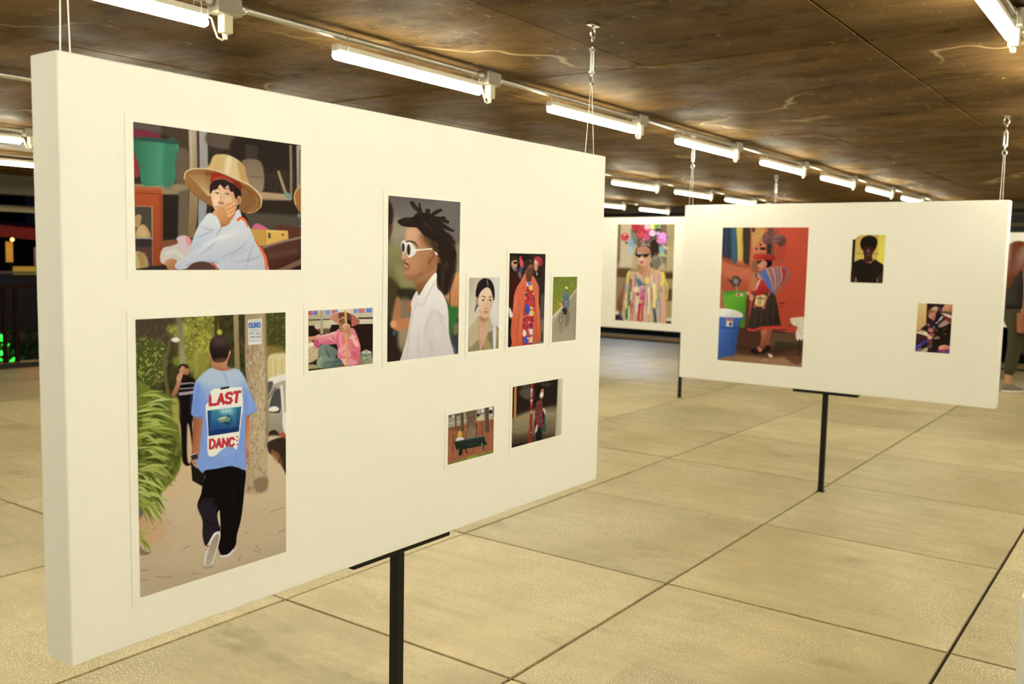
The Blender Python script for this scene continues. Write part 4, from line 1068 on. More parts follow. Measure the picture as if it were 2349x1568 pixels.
    for q in ([(800, 1650), (790, 1730)], [(1000, 1600), (990, 1700)], [(1170, 1560), (1175, 1720)], [(1240, 950), (1270, 1080)], [(830, 760), (860, 860)], [(880, 1620), (1050, 1590)]): l(q, [4, 18, 4], 'a9c2e8', 10, .6)
    l([(862, 662), (960, 692), (1092, 674)], 12, 'a3b6c4', 3); l([(700, 1183), (750, 1190)], 5, '4a66a0', 2); l([(1210, 1188), (1322, 1106)], 5, '5a74b0', 2)
    # white patch with lettering
    p([(862, 892), (900, 882), (1150, 868), (1166, 900), (1178, 1090), (1160, 1200), (1142, 1370), (1126, 1470), (1105, 1530), (1060, 1498), (1015, 1505), (960, 1530), (905, 1580), (806, 1582), (800, 1300), (782, 1070), (815, 1030), (840, 960), (850, 910)], 'f1ede1', 2)
    l([(870, 900), (840, 1000)], 18, 'f6f2e6', 5)
    C.text('LAST', [(834, 958), (1150, 918), (1136, 1026), (830, 1056)], 'c6303a', 30, .26); p([(838, 905), (905, 920), (900, 985), (868, 1015), (848, 990)], 'f1ede1', 3)
    r([(940, 874), (1032, 859), (1034, 880), (941, 896)], '2d2728', 2)
    r([(800, 1115), (1163, 1075), (1133, 1340), (812, 1386)], ('3a93a0', '1d3f7c', 980, 1090, 960, 1350), 2)
    p([(930, 1100), (1060, 1088), (1050, 1140), (960, 1150)], 'b4d8c8', 16, .8); r([(803, 1118), (850, 1112), (850, 1376), (813, 1382)], ('17335c', '2f6e90', 812, 1240, 852, 1240), 2, .8); r([(1110, 1084), (1160, 1079), (1132, 1338), (1100, 1342)], '22406e', 3, .5); r([(812, 1330), (1136, 1290), (1133, 1338), (812, 1382)], '182c58', 4, .6)
    l([(1030, 1160), (1085, 1145)], 9, 'a9d4c8', 4, .7); l([(1040, 1135), (1080, 1125)], 6, 'a9d4c8', 4, .6)
    p([(904, 1208), (950, 1182), (1010, 1178), (1050, 1216), (1010, 1238), (960, 1242), (930, 1232)], '7d947e', 1); p([(912, 1208), (955, 1190), (1000, 1186), (980, 1208), (940, 1214)], 'c9d2b6', 4, .9); l([(912, 1212), (960, 1212), (1010, 1206)], 5, '38504c', 2, .8)
    p([(1012, 1182), (1024, 1150), (1032, 1192)], '1f3540', 1); p([(960, 1240), (1040, 1235), (1020, 1300), (1005, 1260), (975, 1258)], '234a58', 1); l([(1035, 1220), (1072, 1216)], [12, 3], '1f3540', 1); l([(1050, 1190), (1052, 1240)], 5, '1f3540', 1)
    for x, y in ((900, 1272), (955, 1330), (1095, 1300), (1120, 1310)): l([(x - 22, y), (x + 20, y - 4)], [3, 7, 2], '152a48', 2)
    C.text('DANC', [(828, 1425), (1084, 1408), (1076, 1490), (826, 1516)], 'c6303a', 24, .28); 
    for y in (1396, 1436, 1478): l([(1106, y), (1124, y - 2)], 17, 'c6303a', 1, .9, False)
    p([(900, 1590), (930, 1545), (1000, 1503), (1050, 1500), (1040, 1520), (1100, 1535), (1120, 1500), (1115, 1560), (1000, 1600)], '86a6de', 5, .8)
    # head
    p([(862, 590), (1010, 580), (1012, 645), (1060, 680), (960, 692), (858, 662)], ('c98a60', 'a9683f', 900, 600, 880, 680), 3)
    p([(820, 492), (845, 480), (866, 560), (858, 600), (832, 545)], 'b97552', 3); p([(1022, 482), (1046, 478), (1044, 525), (1022, 580), (1004, 575)], 'dd7f5e', 3); l([(1044, 485), (1038, 520)], 6, 'f0c49c', 2)
    p([(826, 440), (842, 372), (880, 330), (940, 316), (1000, 336), (1036, 395), (1040, 470), (1014, 560), (970, 600), (905, 604), (868, 590), (840, 520)], ('3f2d28', '201512', 940, 340, 930, 580), 3)
    p([(880, 345), (990, 340), (1015, 410), (880, 430)], '5a443c', 30, .6); p([(880, 570), (1000, 560), (980, 605), (890, 608)], '7d4c34', 14, .7)
    C.grain(.018)
    return C

def paint_pink_shirt():
    C = Canvas(690, 690, 9.222, [(155, 205), (1525, 135), (1508, 1315), (145, 1475)], 1.5)
    p, r, l, e = C.p, C.r, C.l, C.e
    C.all('251813')
    r([(140, 190), (1540, 110), (1540, 400), (140, 400)], 'c9bd9c', 6)
    for x, c in ((200, 'c23a5c'), (310, '5a82cc'), (400, 'd8c850'), (480, 'e0a0b0'), (565, '6a9ad4'), (700, 'cf5a78'), (770, '7a8ccc'), (1150, '6f9ad2'), (1280, 'd2607c'), (1440, '5a84cc')):
        y = 262 - (x - 200) * .05; w = 58 if x > 1200 else 46
        r([(x - w, y - 45), (x + w, y - 50), (x + w, y + 35), (x - w, y + 40)], c, 6); e(x + 5, y - 8, 22, 20, 'e6d8d0' if c in ('c23a5c', 'cf5a78', 'd2607c') else c, 8, .6); e(x + 4, y - 8, 12, 12, 'b03050' if c[0] in 'cd' else c, 6, .8)
    r([(145, 300), (1540, 255), (1540, 345), (145, 390)], ('b5a582', 'cabf9e', 150, 330, 1500, 300), 6); r([(145, 392), (620, 375), (620, 395), (145, 415)], '3a2a20', 6); r([(1200, 345), (1540, 340), (1540, 372), (1200, 378)], '2c1e18', 6)
    r([(145, 415), (640, 395), (800, 440), (800, 495), (145, 522)], ('b9a87e', 'd2c6a4', 200, 420, 600, 480), 6); r([(1180, 385), (1540, 372), (1540, 480), (1180, 490)], 'd4c8a6', 6)
    p([(300, 510), (610, 490), (615, 570), (560, 600), (350, 600), (295, 570)], 'cbbd98', 8); p([(350, 590), (600, 580), (560, 690), (400, 660)], '7a5640', 12, .9); r([(408, 200), (455, 200), (462, 700), (402, 700)], 'a89f80', 5)
    r([(1060, 490), (1540, 480), (1540, 1100), (1240, 1080)], '2a1912', 6)
    # bucket right
    r([(1240, 1090), (1490, 1090), (1495, 1330), (1245, 1340)], ('7d8a5e', '9aa07a', 1250, 1200, 1480, 1200), 4); e(1375, 1090, 122, 48, '6f8270', 4); e(1380, 1080, 98, 32, 'd8d0ae', 4); e(1375, 1078, 40, 14, 'a07a5a', 6); l([(1250, 1120), (1370, 1150), (1490, 1105)], 16, '5f7066', 4); l([(1330, 1200), (1440, 1270)], 10, '5a5a4c', 4); e(1330, 1205, 14, 18, 'e8e4d4', 3); r([(1430, 1340), (1500, 1180), (1530, 1180), (1530, 1340)], 'b08a60', 5); l([(1340, 1030), (1410, 1035)], 14, 'd8c48e', 4)
    r([(1160, 1180), (1250, 1150), (1260, 1340), (1150, 1360)], 'b06a52', 5)
    # basket left
    p([(140, 880), (240, 860), (360, 960), (365, 1160), (300, 1240), (140, 1310)], 'c9ab7c', 6); p([(150, 900), (260, 890), (250, 960), (150, 980)], 'efe6d2', 8); p([(150, 980), (340, 960), (350, 1180), (150, 1260)], 'e6d2a4', 4, .9, tex=(7, 7, .5, .65)); p([(150, 980), (340, 960), (350, 1180), (150, 1260)], '9a7546', 4, .7, tex=(8, 8, .55, .7))
    p([(140, 1310), (240, 1265), (350, 1200), (340, 1270), (240, 1310), (140, 1350)], '3a2c20', 5); l([(145, 1305), (250, 1262), (345, 1200)], 12, 'ddd4c2', 4); p([(140, 1350), (300, 1350), (340, 1460), (140, 1480)], 'a89a62', 8); r([(140, 1440), (420, 1420), (420, 1500), (140, 1500)], '2a1c14', 8)
    # trousers
    p([(360, 1010), (420, 920), (520, 905), (640, 960), (745, 1020), (755, 1120), (690, 1200), (560, 1180), (380, 1160), (350, 1080)], ('7c8a78', '647262', 420, 950, 700, 1150), 3)
    p([(318, 1340), (340, 1220), (430, 1155), (600, 1170), (860, 1240), (880, 1350), (660, 1400), (470, 1420), (340, 1410)], ('8a9a84', '55655a', 420, 1180, 640, 1400), 3); p([(330, 1380), (330, 1260), (400, 1180), (440, 1210), (400, 1320), (420, 1420)], '9aa872', 12, .7)
    p([(500, 960), (560, 1160), (600, 1190), (540, 1020)], '3c463f', 8, .7); l([(480, 1400), (520, 1300), (640, 1290), (840, 1260)], 14, '3e4a42', 8, .7); l([(520, 1240), (660, 1230)], 18, 'a3b09a', 14, .6); p([(640, 930), (760, 920), (770, 1010), (720, 1000)], '251a14', 8)
    # shirt
    p([(740, 640), (810, 590), (900, 640), (1040, 570), (1120, 590), (1180, 720), (1240, 900), (1250, 1010), (1230, 1180), (1180, 1330), (1000, 1365), (900, 1360), (830, 1220), (760, 1180), (770, 1000), (745, 900)], ('e9838a', 'de6a78', 800, 700, 1150, 1200), 3)
    p([(300, 735), (380, 700), (420, 720), (560, 690), (740, 640), (760, 800), (740, 900), (560, 920), (430, 905), (380, 950), (340, 1000), (270, 930), (265, 830)], ('eca0a0', 'd9657a', 500, 700, 520, 900), 3)
    p([(255, 880), (290, 810), (360, 830), (370, 940), (340, 995), (280, 950)], 'c94f6c', 5, .9); l([(420, 735), (560, 700), (700, 680)], 26, 'f2d6b0', 12, .7); l([(540, 760), (620, 800), (730, 880)], [6, 26, 8], 'f3c2b2', 8, .8); l([(460, 850), (560, 870), (700, 830)], [6, 22, 6], 'c24a68', 10, .6); l([(640, 700), (680, 800), (740, 860)], [6, 18, 6], 'c24a68', 8, .6)
    l([(760, 700), (775, 900), (790, 1000)], 22, 'cf4a62', 12, .8); l([(830, 720), (830, 900), (860, 1000)], 22, 'f3b0a6', 12, .8); l([(870, 720), (900, 900)], 16, 'cc5268', 10, .6)
    p([(770, 1040), (900, 920), (960, 880), (1000, 1020), (1080, 1050), (1020, 1180), (860, 1150)], 'f0a8a4', 16, .8); l([(800, 1150), (900, 1060), (930, 1040)], [6, 20, 6], 'd05068', 10, .7)
    p([(990, 770), (1070, 700), (1150, 760), (1200, 880), (1230, 1000), (1150, 960), (1060, 800)], 'f2c0a4', 10, .9); l([(1060, 860), (1110, 980), (1200, 960)], [8, 26, 8], 'c84c68', 8, .8); l([(1140, 780), (1170, 820)], 24, 'd85a74', 6); p([(1190, 960), (1250, 1000), (1230, 1180), (1180, 1100)], 'd8607a', 14, .7)
    p([(1010, 1040), (1110, 1060), (1200, 1160), (1160, 1220), (1060, 1140)], 'cc4f68', 20, .6); p([(980, 1210), (1100, 1240), (1180, 1320), (1000, 1360)], 'f0a2a8', 12, .7); p([(760, 1180), (830, 1210), (960, 1230), (960, 1350), (900, 1330), (840, 1240)], 'f2b8a8', 8, .9)
    # arm left
    p([(140, 760), (250, 745), (300, 735), (300, 800), (200, 850), (140, 850)], ('d9a070', 'b87a4c', 200, 750, 220, 850), 4)
    # hat, face
    p([(820, 640), (800, 560), (795, 440), (820, 380), (900, 360), (1010, 400), (1040, 520), (980, 650), (880, 640)], ('a8704c', '6b3c28', 830, 500, 960, 500), 5)
    p([(615, 330), (640, 290), (760, 245), (860, 230), (980, 235), (1100, 280), (1200, 350), (1240, 410), (1225, 470), (1130, 520), (1060, 530), (1040, 400), (980, 300), (860, 290), (800, 380), (790, 480), (700, 430), (630, 370)], ('d28a6a', 'b0604a', 640, 330, 1150, 440), 3)
    p([(800, 260), (980, 250), (1060, 330), (1050, 470), (1000, 480), (960, 380), (880, 330), (810, 380)], '5c2f24', 14, .85); p([(780, 225), (830, 150), (1080, 130), (1100, 270), (980, 232), (880, 226)], ('e9e0c8', 'd8c8a0', 820, 160, 1080, 220), 5); l([(625, 320), (700, 262), (860, 226), (980, 230), (1110, 282), (1235, 400)], 10, 'ecd4b8', 3)
    p([(990, 400), (1050, 420), (1060, 520), (1020, 560), (980, 500)], '2a1a14', 8); e(838, 440, 22, 16, '4a2a1e', 6); l([(815, 415), (870, 410)], 10, '3a2018', 5); p([(830, 540), (890, 560), (900, 630), (840, 600)], 'c99a74', 8, .8); l([(840, 575), (890, 580)], 8, '7a4434', 4)
    # stick and hand
    r([(912, 200), (958, 195), (975, 600), (985, 1000), (990, 1370), (940, 1375), (935, 900), (925, 500)], ('d9a050', 'e2b068', 915, 700, 985, 700), 2); l([(975, 700), (985, 1350)], 10, 'b57a3a', 4, .7)
    p([(985, 640), (1040, 640), (1060, 720), (1000, 770), (980, 720)], 'c28a5c', 3)
    p([(870, 520), (910, 480), (960, 465), (1030, 500), (1040, 570), (1020, 650), (960, 680), (905, 660), (900, 590)], ('e2b48a', 'b9784e', 900, 500, 1020, 640), 3)
    for y in (530, 570, 610): l([(915, y), (965, y - 8), (1020, y + 6)], 6, '94583a', 3, .8)
    p([(420, 1440), (660, 1405), (880, 1370), (960, 1380), (960, 1500), (420, 1500)], 'b08a52', 5)
    C.grain(.015); return C

def paint_dreadlocks():
    C = Canvas(870, 440, 3.92, [(88, 37), (733, 92), (697, 1452), (60, 1530)])
    p, r, l, e = C.p, C.r, C.l, C.e
    C.all('57503f')
    r([(60, 30), (740, 60), (740, 420), (60, 420)], ('625a50', '8b8272', 300, 60, 300, 420), 20); p([(500, 80), (740, 90), (740, 420), (640, 420)], '6d665a', 40); p([(120, 250), (300, 330), (280, 520), (100, 520)], 'a09372', 40, .8)
    p([(90, 480), (240, 560), (330, 800), (330, 960), (70, 1000), (60, 600)], ('8c8452', '5b532c', 150, 520, 200, 950), 20); p([(150, 640), (300, 760), (320, 900), (180, 860)], '9a9358', 30, .7)
    p([(70, 760), (180, 860), (190, 960), (120, 1200), (60, 1540), (50, 900)], '433a20', 16); p([(160, 880), (330, 880), (330, 1000), (200, 980)], '2c2416', 16, .9)
    p([(60, 1150), (200, 1250), (200, 1540), (50, 1540)], '2b2119', 12); p([(160, 1000), (270, 980), (260, 1260), (180, 1400), (160, 1300)], '8c7c60', 20, .8)
    p([(150, 950), (190, 1000), (180, 1150), (130, 1200), (100, 1180)], 'b07248', 8); p([(100, 1180), (160, 1150), (260, 1130), (300, 1160), (240, 1240), (140, 1250)], 'c07c4c', 8); p([(95, 1170), (140, 1160), (140, 1220), (100, 1220)], 'e0a070', 8); p([(240, 990), (300, 980), (280, 1100), (250, 1060)], 'a8683e', 8)
    p([(170, 1260), (250, 1240), (240, 1360), (200, 1440), (170, 1400)], 'a8946a', 14, .7); e(125, 1270, 16, 26, '3a5a80', 6, .8)
    p([(80, 100), (115, 120), (130, 200), (118, 300), (95, 420), (80, 420)], '2c1d14', 8); p([(95, 310), (120, 300), (112, 380), (88, 410)], '6a3c28', 6)
    # right background: long hair, back, green top
    p([(600, 380), (660, 400), (690, 520), (690, 760), (640, 760), (600, 600)], '4a3a28', 12); p([(690, 480), (740, 480), (740, 760), (685, 740)], '8d8b62', 14)
    p([(620, 760), (680, 730), (735, 750), (735, 1120), (650, 1060), (610, 980)], ('d99a60', 'b87440', 640, 780, 700, 1050), 10); p([(560, 800), (640, 820), (640, 960), (580, 940)], 'c98a58', 10); l([(632, 760), (626, 1060)], 7, '3a2a1c', 4)
    p([(600, 1010), (640, 1030), (700, 1040), (685, 1150), (650, 1290), (615, 1260)], '2f6d2e', 8); p([(640, 1290), (700, 1150), (730, 1300), (715, 1460), (650, 1460)], '3a3c40', 10); p([(660, 1190), (700, 1180), (700, 1260), (660, 1280)], '7a7448', 12)
    # hair mass behind
    p([(520, 560), (560, 380), (640, 450), (690, 560), (680, 720), (640, 860), (590, 930), (540, 880), (505, 760), (540, 640)], '35251a', 8)
    # neck
    p([(315, 790), (380, 700), (500, 600), (545, 640), (505, 720), (420, 820), (350, 930), (330, 870)], ('b07848', '7a4a28', 350, 760, 380, 900), 4); l([(335, 850), (380, 830), (400, 820)], 4, '5a3a24', 2, .6); l([(350, 870), (390, 850)], 3, '5a3a24', 2, .6)
    # face profile
    p([(250, 330), (300, 318), (360, 330), (400, 370), (430, 430), (540, 560), (530, 640), (490, 690), (420, 740), (340, 790), (270, 788), (232, 768), (220, 735), (226, 712), (221, 690), (230, 668), (214, 640), (222, 622), (204, 600), (198, 585), (212, 560), (228, 530), (230, 470), (238, 400)], ('cf966a', 'a36a40', 250, 480, 500, 620), 2)
    p([(255, 340), (330, 340), (350, 420), (250, 440)], 'dcab80', 20, .7); p([(250, 600), (330, 600), (350, 700), (250, 700)], 'c58a5e', 24, .6); p([(220, 740), (300, 750), (400, 720), (330, 795), (250, 790)], '8f5a34', 12, .6); p([(360, 380), (470, 440), (540, 560), (500, 560), (400, 480)], '8a5a38', 16, .7)
    p([(206, 560), (224, 555), (236, 590), (226, 612), (204, 602)], 'd69a70', 4); e(228, 612, 10, 6, '6a3c24', 3)
    l([(216, 636), (240, 645), (275, 675)], [10, 14, 5], '4a2c1c', 4, .9); p([(220, 690), (250, 680), (275, 690), (250, 712), (226, 712)], 'b06a54', 3); l([(222, 690), (272, 688)], 4, '6a3428', 2)
    l([(240, 450), (280, 448), (320, 462), (345, 500)], [10, 14, 12, 4], '33231a', 3)
    # ear
    p([(440, 540), (470, 512), (505, 520), (512, 560), (490, 600), (450, 655), (428, 640), (436, 590)], ('b97a4e', '8d5632', 450, 540, 490, 620), 3); l([(455, 560), (480, 545), (485, 580), (455, 610)], 7, '6a3c22', 3, .7); l([(500, 660), (530, 610)], 14, 'b8704a', 6, .8)
    # fade + hair
    p([(390, 350), (450, 400), (520, 480), (545, 560), (560, 640), (520, 640), (535, 560), (480, 520), (430, 470), (400, 420)], '5e4026', 10, .85); p([(450, 400), (540, 500), (545, 600), (500, 540)], '35251a', 12, .8)
    p([(165, 268), (220, 240), (300, 230), (340, 195), (420, 190), (480, 210), (540, 270), (580, 350), (640, 450), (690, 560), (640, 640), (600, 600), (560, 640), (530, 480), (470, 430), (400, 390), (360, 345), (330, 322), (262, 318), (200, 305)], '261a13', 4)
    for q, w in (([(290, 90), (325, 140), (385, 200)], [30, 38, 34]), ([(365, 100), (370, 150), (385, 200)], [16, 22, 24]), ([(440, 155), (438, 200)], [40, 46]), ([(470, 215), (520, 180), (565, 160)], [32, 34, 24]), ([(490, 235), (560, 250), (628, 275)], [40, 44, 26]), ([(560, 228), (600, 235)], [20, 18]), ([(520, 270), (600, 320), (672, 355)], [44, 40, 16]), ([(540, 330), (620, 410), (678, 465)], [46, 50, 22]), ([(560, 400), (630, 490), (684, 540)], [40, 46, 14]), ([(540, 480), (600, 560), (615, 640)], [50, 40, 14]), ([(540, 540), (570, 620), (575, 650)], [34, 26, 8]), ([(600, 560), (640, 640), (640, 740)], [50, 54, 40]), ([(620, 700), (600, 830), (590, 920)], [60, 40, 10]), ([(540, 640), (530, 760), (540, 840)], [40, 40, 20]), ([(168, 268), (230, 265), (320, 262)], [14, 62, 60])): l(q, w, '281c14', 3)
    for q in ([(300, 110), (330, 150), (370, 190)], [(520, 185), (560, 165)], [(540, 255), (610, 268)], [(560, 300), (640, 338)], [(590, 380), (650, 440)], [(200, 262), (290, 250)], [(400, 250), (430, 300), (520, 390)], [(380, 260), (420, 330)], [(450, 240), (520, 300)], [(600, 600), (630, 690)]): l(q, [4, 12, 4], '4f3d2e', 5, .6)
    # sunglasses
    p([(198, 470), (212, 440), (232, 442), (240, 475), (236, 530), (214, 560), (200, 520)], 'efe8d8', 2); e(215, 503, 13, 42, '35261e', 2)
    p([(240, 470), (262, 452), (290, 462), (330, 520), (320, 560), (285, 588), (262, 590), (246, 560)], 'efe8d8', 2); e(263, 522, 16, 50, '3a2820', 2); l([(290, 480), (318, 520)], 5, 'cbbfa8', 2); l([(285, 560), (315, 535)], 4, 'd0c4b0', 2)
    l([(318, 527), (400, 518), (475, 512)], [14, 10, 12], 'f3eee2', 1); l([(500, 540), (520, 568)], [14, 18], 'ece4d4', 1); l([(228, 450), (246, 470)], 8, 'efe8d8', 1)
    # shirt
    p([(330, 892), (352, 930), (420, 820), (500, 728), (512, 770), (516, 860), (560, 910), (600, 1000), (614, 1100), (620, 1290), (665, 1470), (700, 1640), (400, 1660), (140, 1660), (190, 1470), (235, 1320), (280, 1080), (282, 990)], ('efe6d8', 'd8ccc0', 420, 900, 500, 1450), 2)
    p([(500, 728), (512, 770), (470, 860), (420, 960), (388, 1026), (335, 1000), (360, 930), (430, 820)], ('f7f1e6', 'e6dccf', 480, 760, 380, 1000), 2); l([(388, 1024), (430, 930), (505, 790)], 6, 'b5a896', 4, .8); l([(336, 1002), (386, 1026)], 5, 'bdb09e', 3, .8)
    p([(330, 895), (340, 960), (310, 1040), (290, 1050), (282, 1000)], 'e3d9ca', 3); l([(335, 1000), (300, 1090), (265, 1250), (235, 1500)], 6, 'b9ad9c', 3, .7); l([(290, 1080), (250, 1300), (215, 1500)], 8, 'c9bdac', 6, .6)
    p([(470, 1050), (430, 1150), (390, 1330), (400, 1520), (660, 1460), (600, 1290), (540, 1100)], 'd3c7bc', 20, .5)
    for q in ([(470, 1050), (420, 1180), (390, 1320)], [(520, 1060), (560, 1180), (620, 1300)], [(350, 1250), (340, 1380), (350, 1480)], [(430, 1300), (460, 1400), (440, 1500)], [(480, 1060), (560, 1120), (610, 1160)]): l(q, [4, 12, 4], 'b4a89c', 8, .6)
    for q in ([(450, 940), (440, 1010)], [(540, 930), (580, 1020)], [(300, 1150), (290, 1300)], [(500, 1200), (520, 1330)]): l(q, [6, 30, 6], 'fbf6ee', 14, .6)
    C.grain(.016); return C

def paint_portrait():
    C = Canvas(1060, 570, 6.271, [(100, 424), (538, 410), (512, 1433), (77, 1487)], 1.5)
    p, r, l, e = C.p, C.r, C.l, C.e
    C.all('cfc2a8'); r([(70, 400), (260, 400), (240, 1100), (70, 1100)], ('bfae90', 'd2c6ac', 100, 500, 260, 600), 30); p([(430, 430), (560, 430), (560, 1100), (400, 1100)], 'd8d2c4', 30); p([(420, 800), (540, 760), (540, 1000), (420, 1000)], 'ddd6c4', 30)
    # coat
    p([(60, 1620), (70, 1400), (85, 1260), (100, 1150), (170, 1060), (230, 970), (300, 1100), (330, 1300), (350, 1100), (390, 990), (420, 1080), (470, 1130), (530, 1170), (550, 1400), (520, 1620)], ('b9a678', '8f7d52', 150, 1100, 200, 1450), 3)
    p([(230, 985), (210, 1150), (240, 1330), (180, 1400), (110, 1435), (90, 1400), (100, 1200), (150, 1090)], 'c0ae82', 6); l([(100, 1425), (160, 1400), (215, 1320), (235, 1340)], 7, '6a5834', 4, .9); p([(110, 1440), (210, 1330), (240, 1480), (80, 1500)], '97855a', 6)
    p([(350, 1090), (390, 990), (410, 1080), (460, 1140), (450, 1190), (380, 1210), (340, 1290), (320, 1400), (330, 1180)], 'bdab80', 4); l([(345, 1290), (385, 1200), (450, 1190)], 6, '5e4d2e', 4, .8); p([(360, 1220), (440, 1200), (430, 1340), (370, 1340)], '7d6a42', 8, .8)
    r([(300, 1290), (360, 1300), (420, 1440), (380, 1460), (300, 1470)], 'a6945e', 5)
    r([(440, 1120), (470, 1100), (480, 1200), (475, 1440), (440, 1445), (430, 1250)], 'ddd8d4', 3); l([(470, 1110), (500, 1130), (515, 1170)], 8, '4a3c2a', 3)
    # chest, neck
    p([(225, 1000), (240, 1080), (232, 1180), (240, 1330), (245, 1500), (285, 1500), (300, 1400), (330, 1290), (340, 1160), (355, 1060), (380, 980), (300, 900)], ('d2a078', 'ce9a7c', 240, 1050, 300, 1400), 4); p([(240, 990), (360, 980), (380, 960), (330, 1060), (270, 1050)], 'ad7a52', 12, .8); p([(240, 1150), (330, 1170), (300, 1350), (250, 1300)], 'd9a68c', 14, .8); l([(295, 1400), (285, 1470)], 7, '4a3020', 3)
    # hair and face
    p([(190, 700), (195, 600), (230, 490), (290, 436), (350, 430), (410, 460), (450, 540), (462, 640), (455, 730), (435, 740), (430, 640), (350, 520), (270, 620), (225, 740), (230, 820), (200, 830)], '221a18', 3)
    p([(195, 820), (205, 800), (200, 860), (170, 920), (180, 870)], '2a201c', 3); p([(190, 700), (215, 700), (222, 800), (205, 820), (195, 770)], 'd2a178', 3); l([(222, 830), (232, 880)], 5, 'b8aea0', 2)
    p([(225, 740), (240, 660), (290, 590), (350, 555), (400, 590), (432, 660), (440, 740), (425, 820), (400, 900), (370, 970), (330, 1000), (280, 985), (245, 920), (228, 830)], ('ecc9a0', 'dab088', 280, 700, 420, 800), 3)
    p([(225, 700), (260, 620), (350, 555), (410, 600), (437, 700), (452, 700), (440, 560), (350, 500), (240, 580), (205, 680)], '1f1816', 4); l([(352, 440), (362, 490), (368, 548)], [4, 8, 4], 'd8c0a8', 2)
    p([(330, 620), (380, 610), (390, 700), (330, 690)], 'f2d6b0', 20, .7); p([(235, 860), (260, 940), (300, 985), (270, 900)], 'c2936a', 14, .7)
    l([(275, 694), (300, 686), (335, 704)], [4, 14, 10], '3a2a20', 3, .9); l([(378, 704), (400, 692), (424, 694)], [10, 13, 4], '3a2a20', 3, .9)
    for x in (298, 396): e(x, 746, 24, 11, 'e6d2b8', 3); e(x, 745, 12, 11, '2c1d16', 2); l([(x - 26, 744), (x, 732), (x + 24, 742)], 5, '4a3020', 2, .9)
    l([(352, 740), (350, 800), (335, 845)], 7, 'c39468', 5, .6); p([(318, 848), (340, 862), (366, 850), (350, 872), (325, 868)], 'b98660', 4, .8); e(328, 862, 5, 4, '7a4a34', 2); e(354, 862, 5, 4, '7a4a34', 2); l([(346, 780), (346, 840)], 8, 'f8e2c0', 6, .6)
    p([(302, 905), (330, 895), (345, 900), (372, 906), (350, 932), (322, 936)], 'c9826e', 3); l([(302, 908), (340, 912), (372, 908)], 4, '8a4a40', 2, .9)
    C.grain(.012); return C

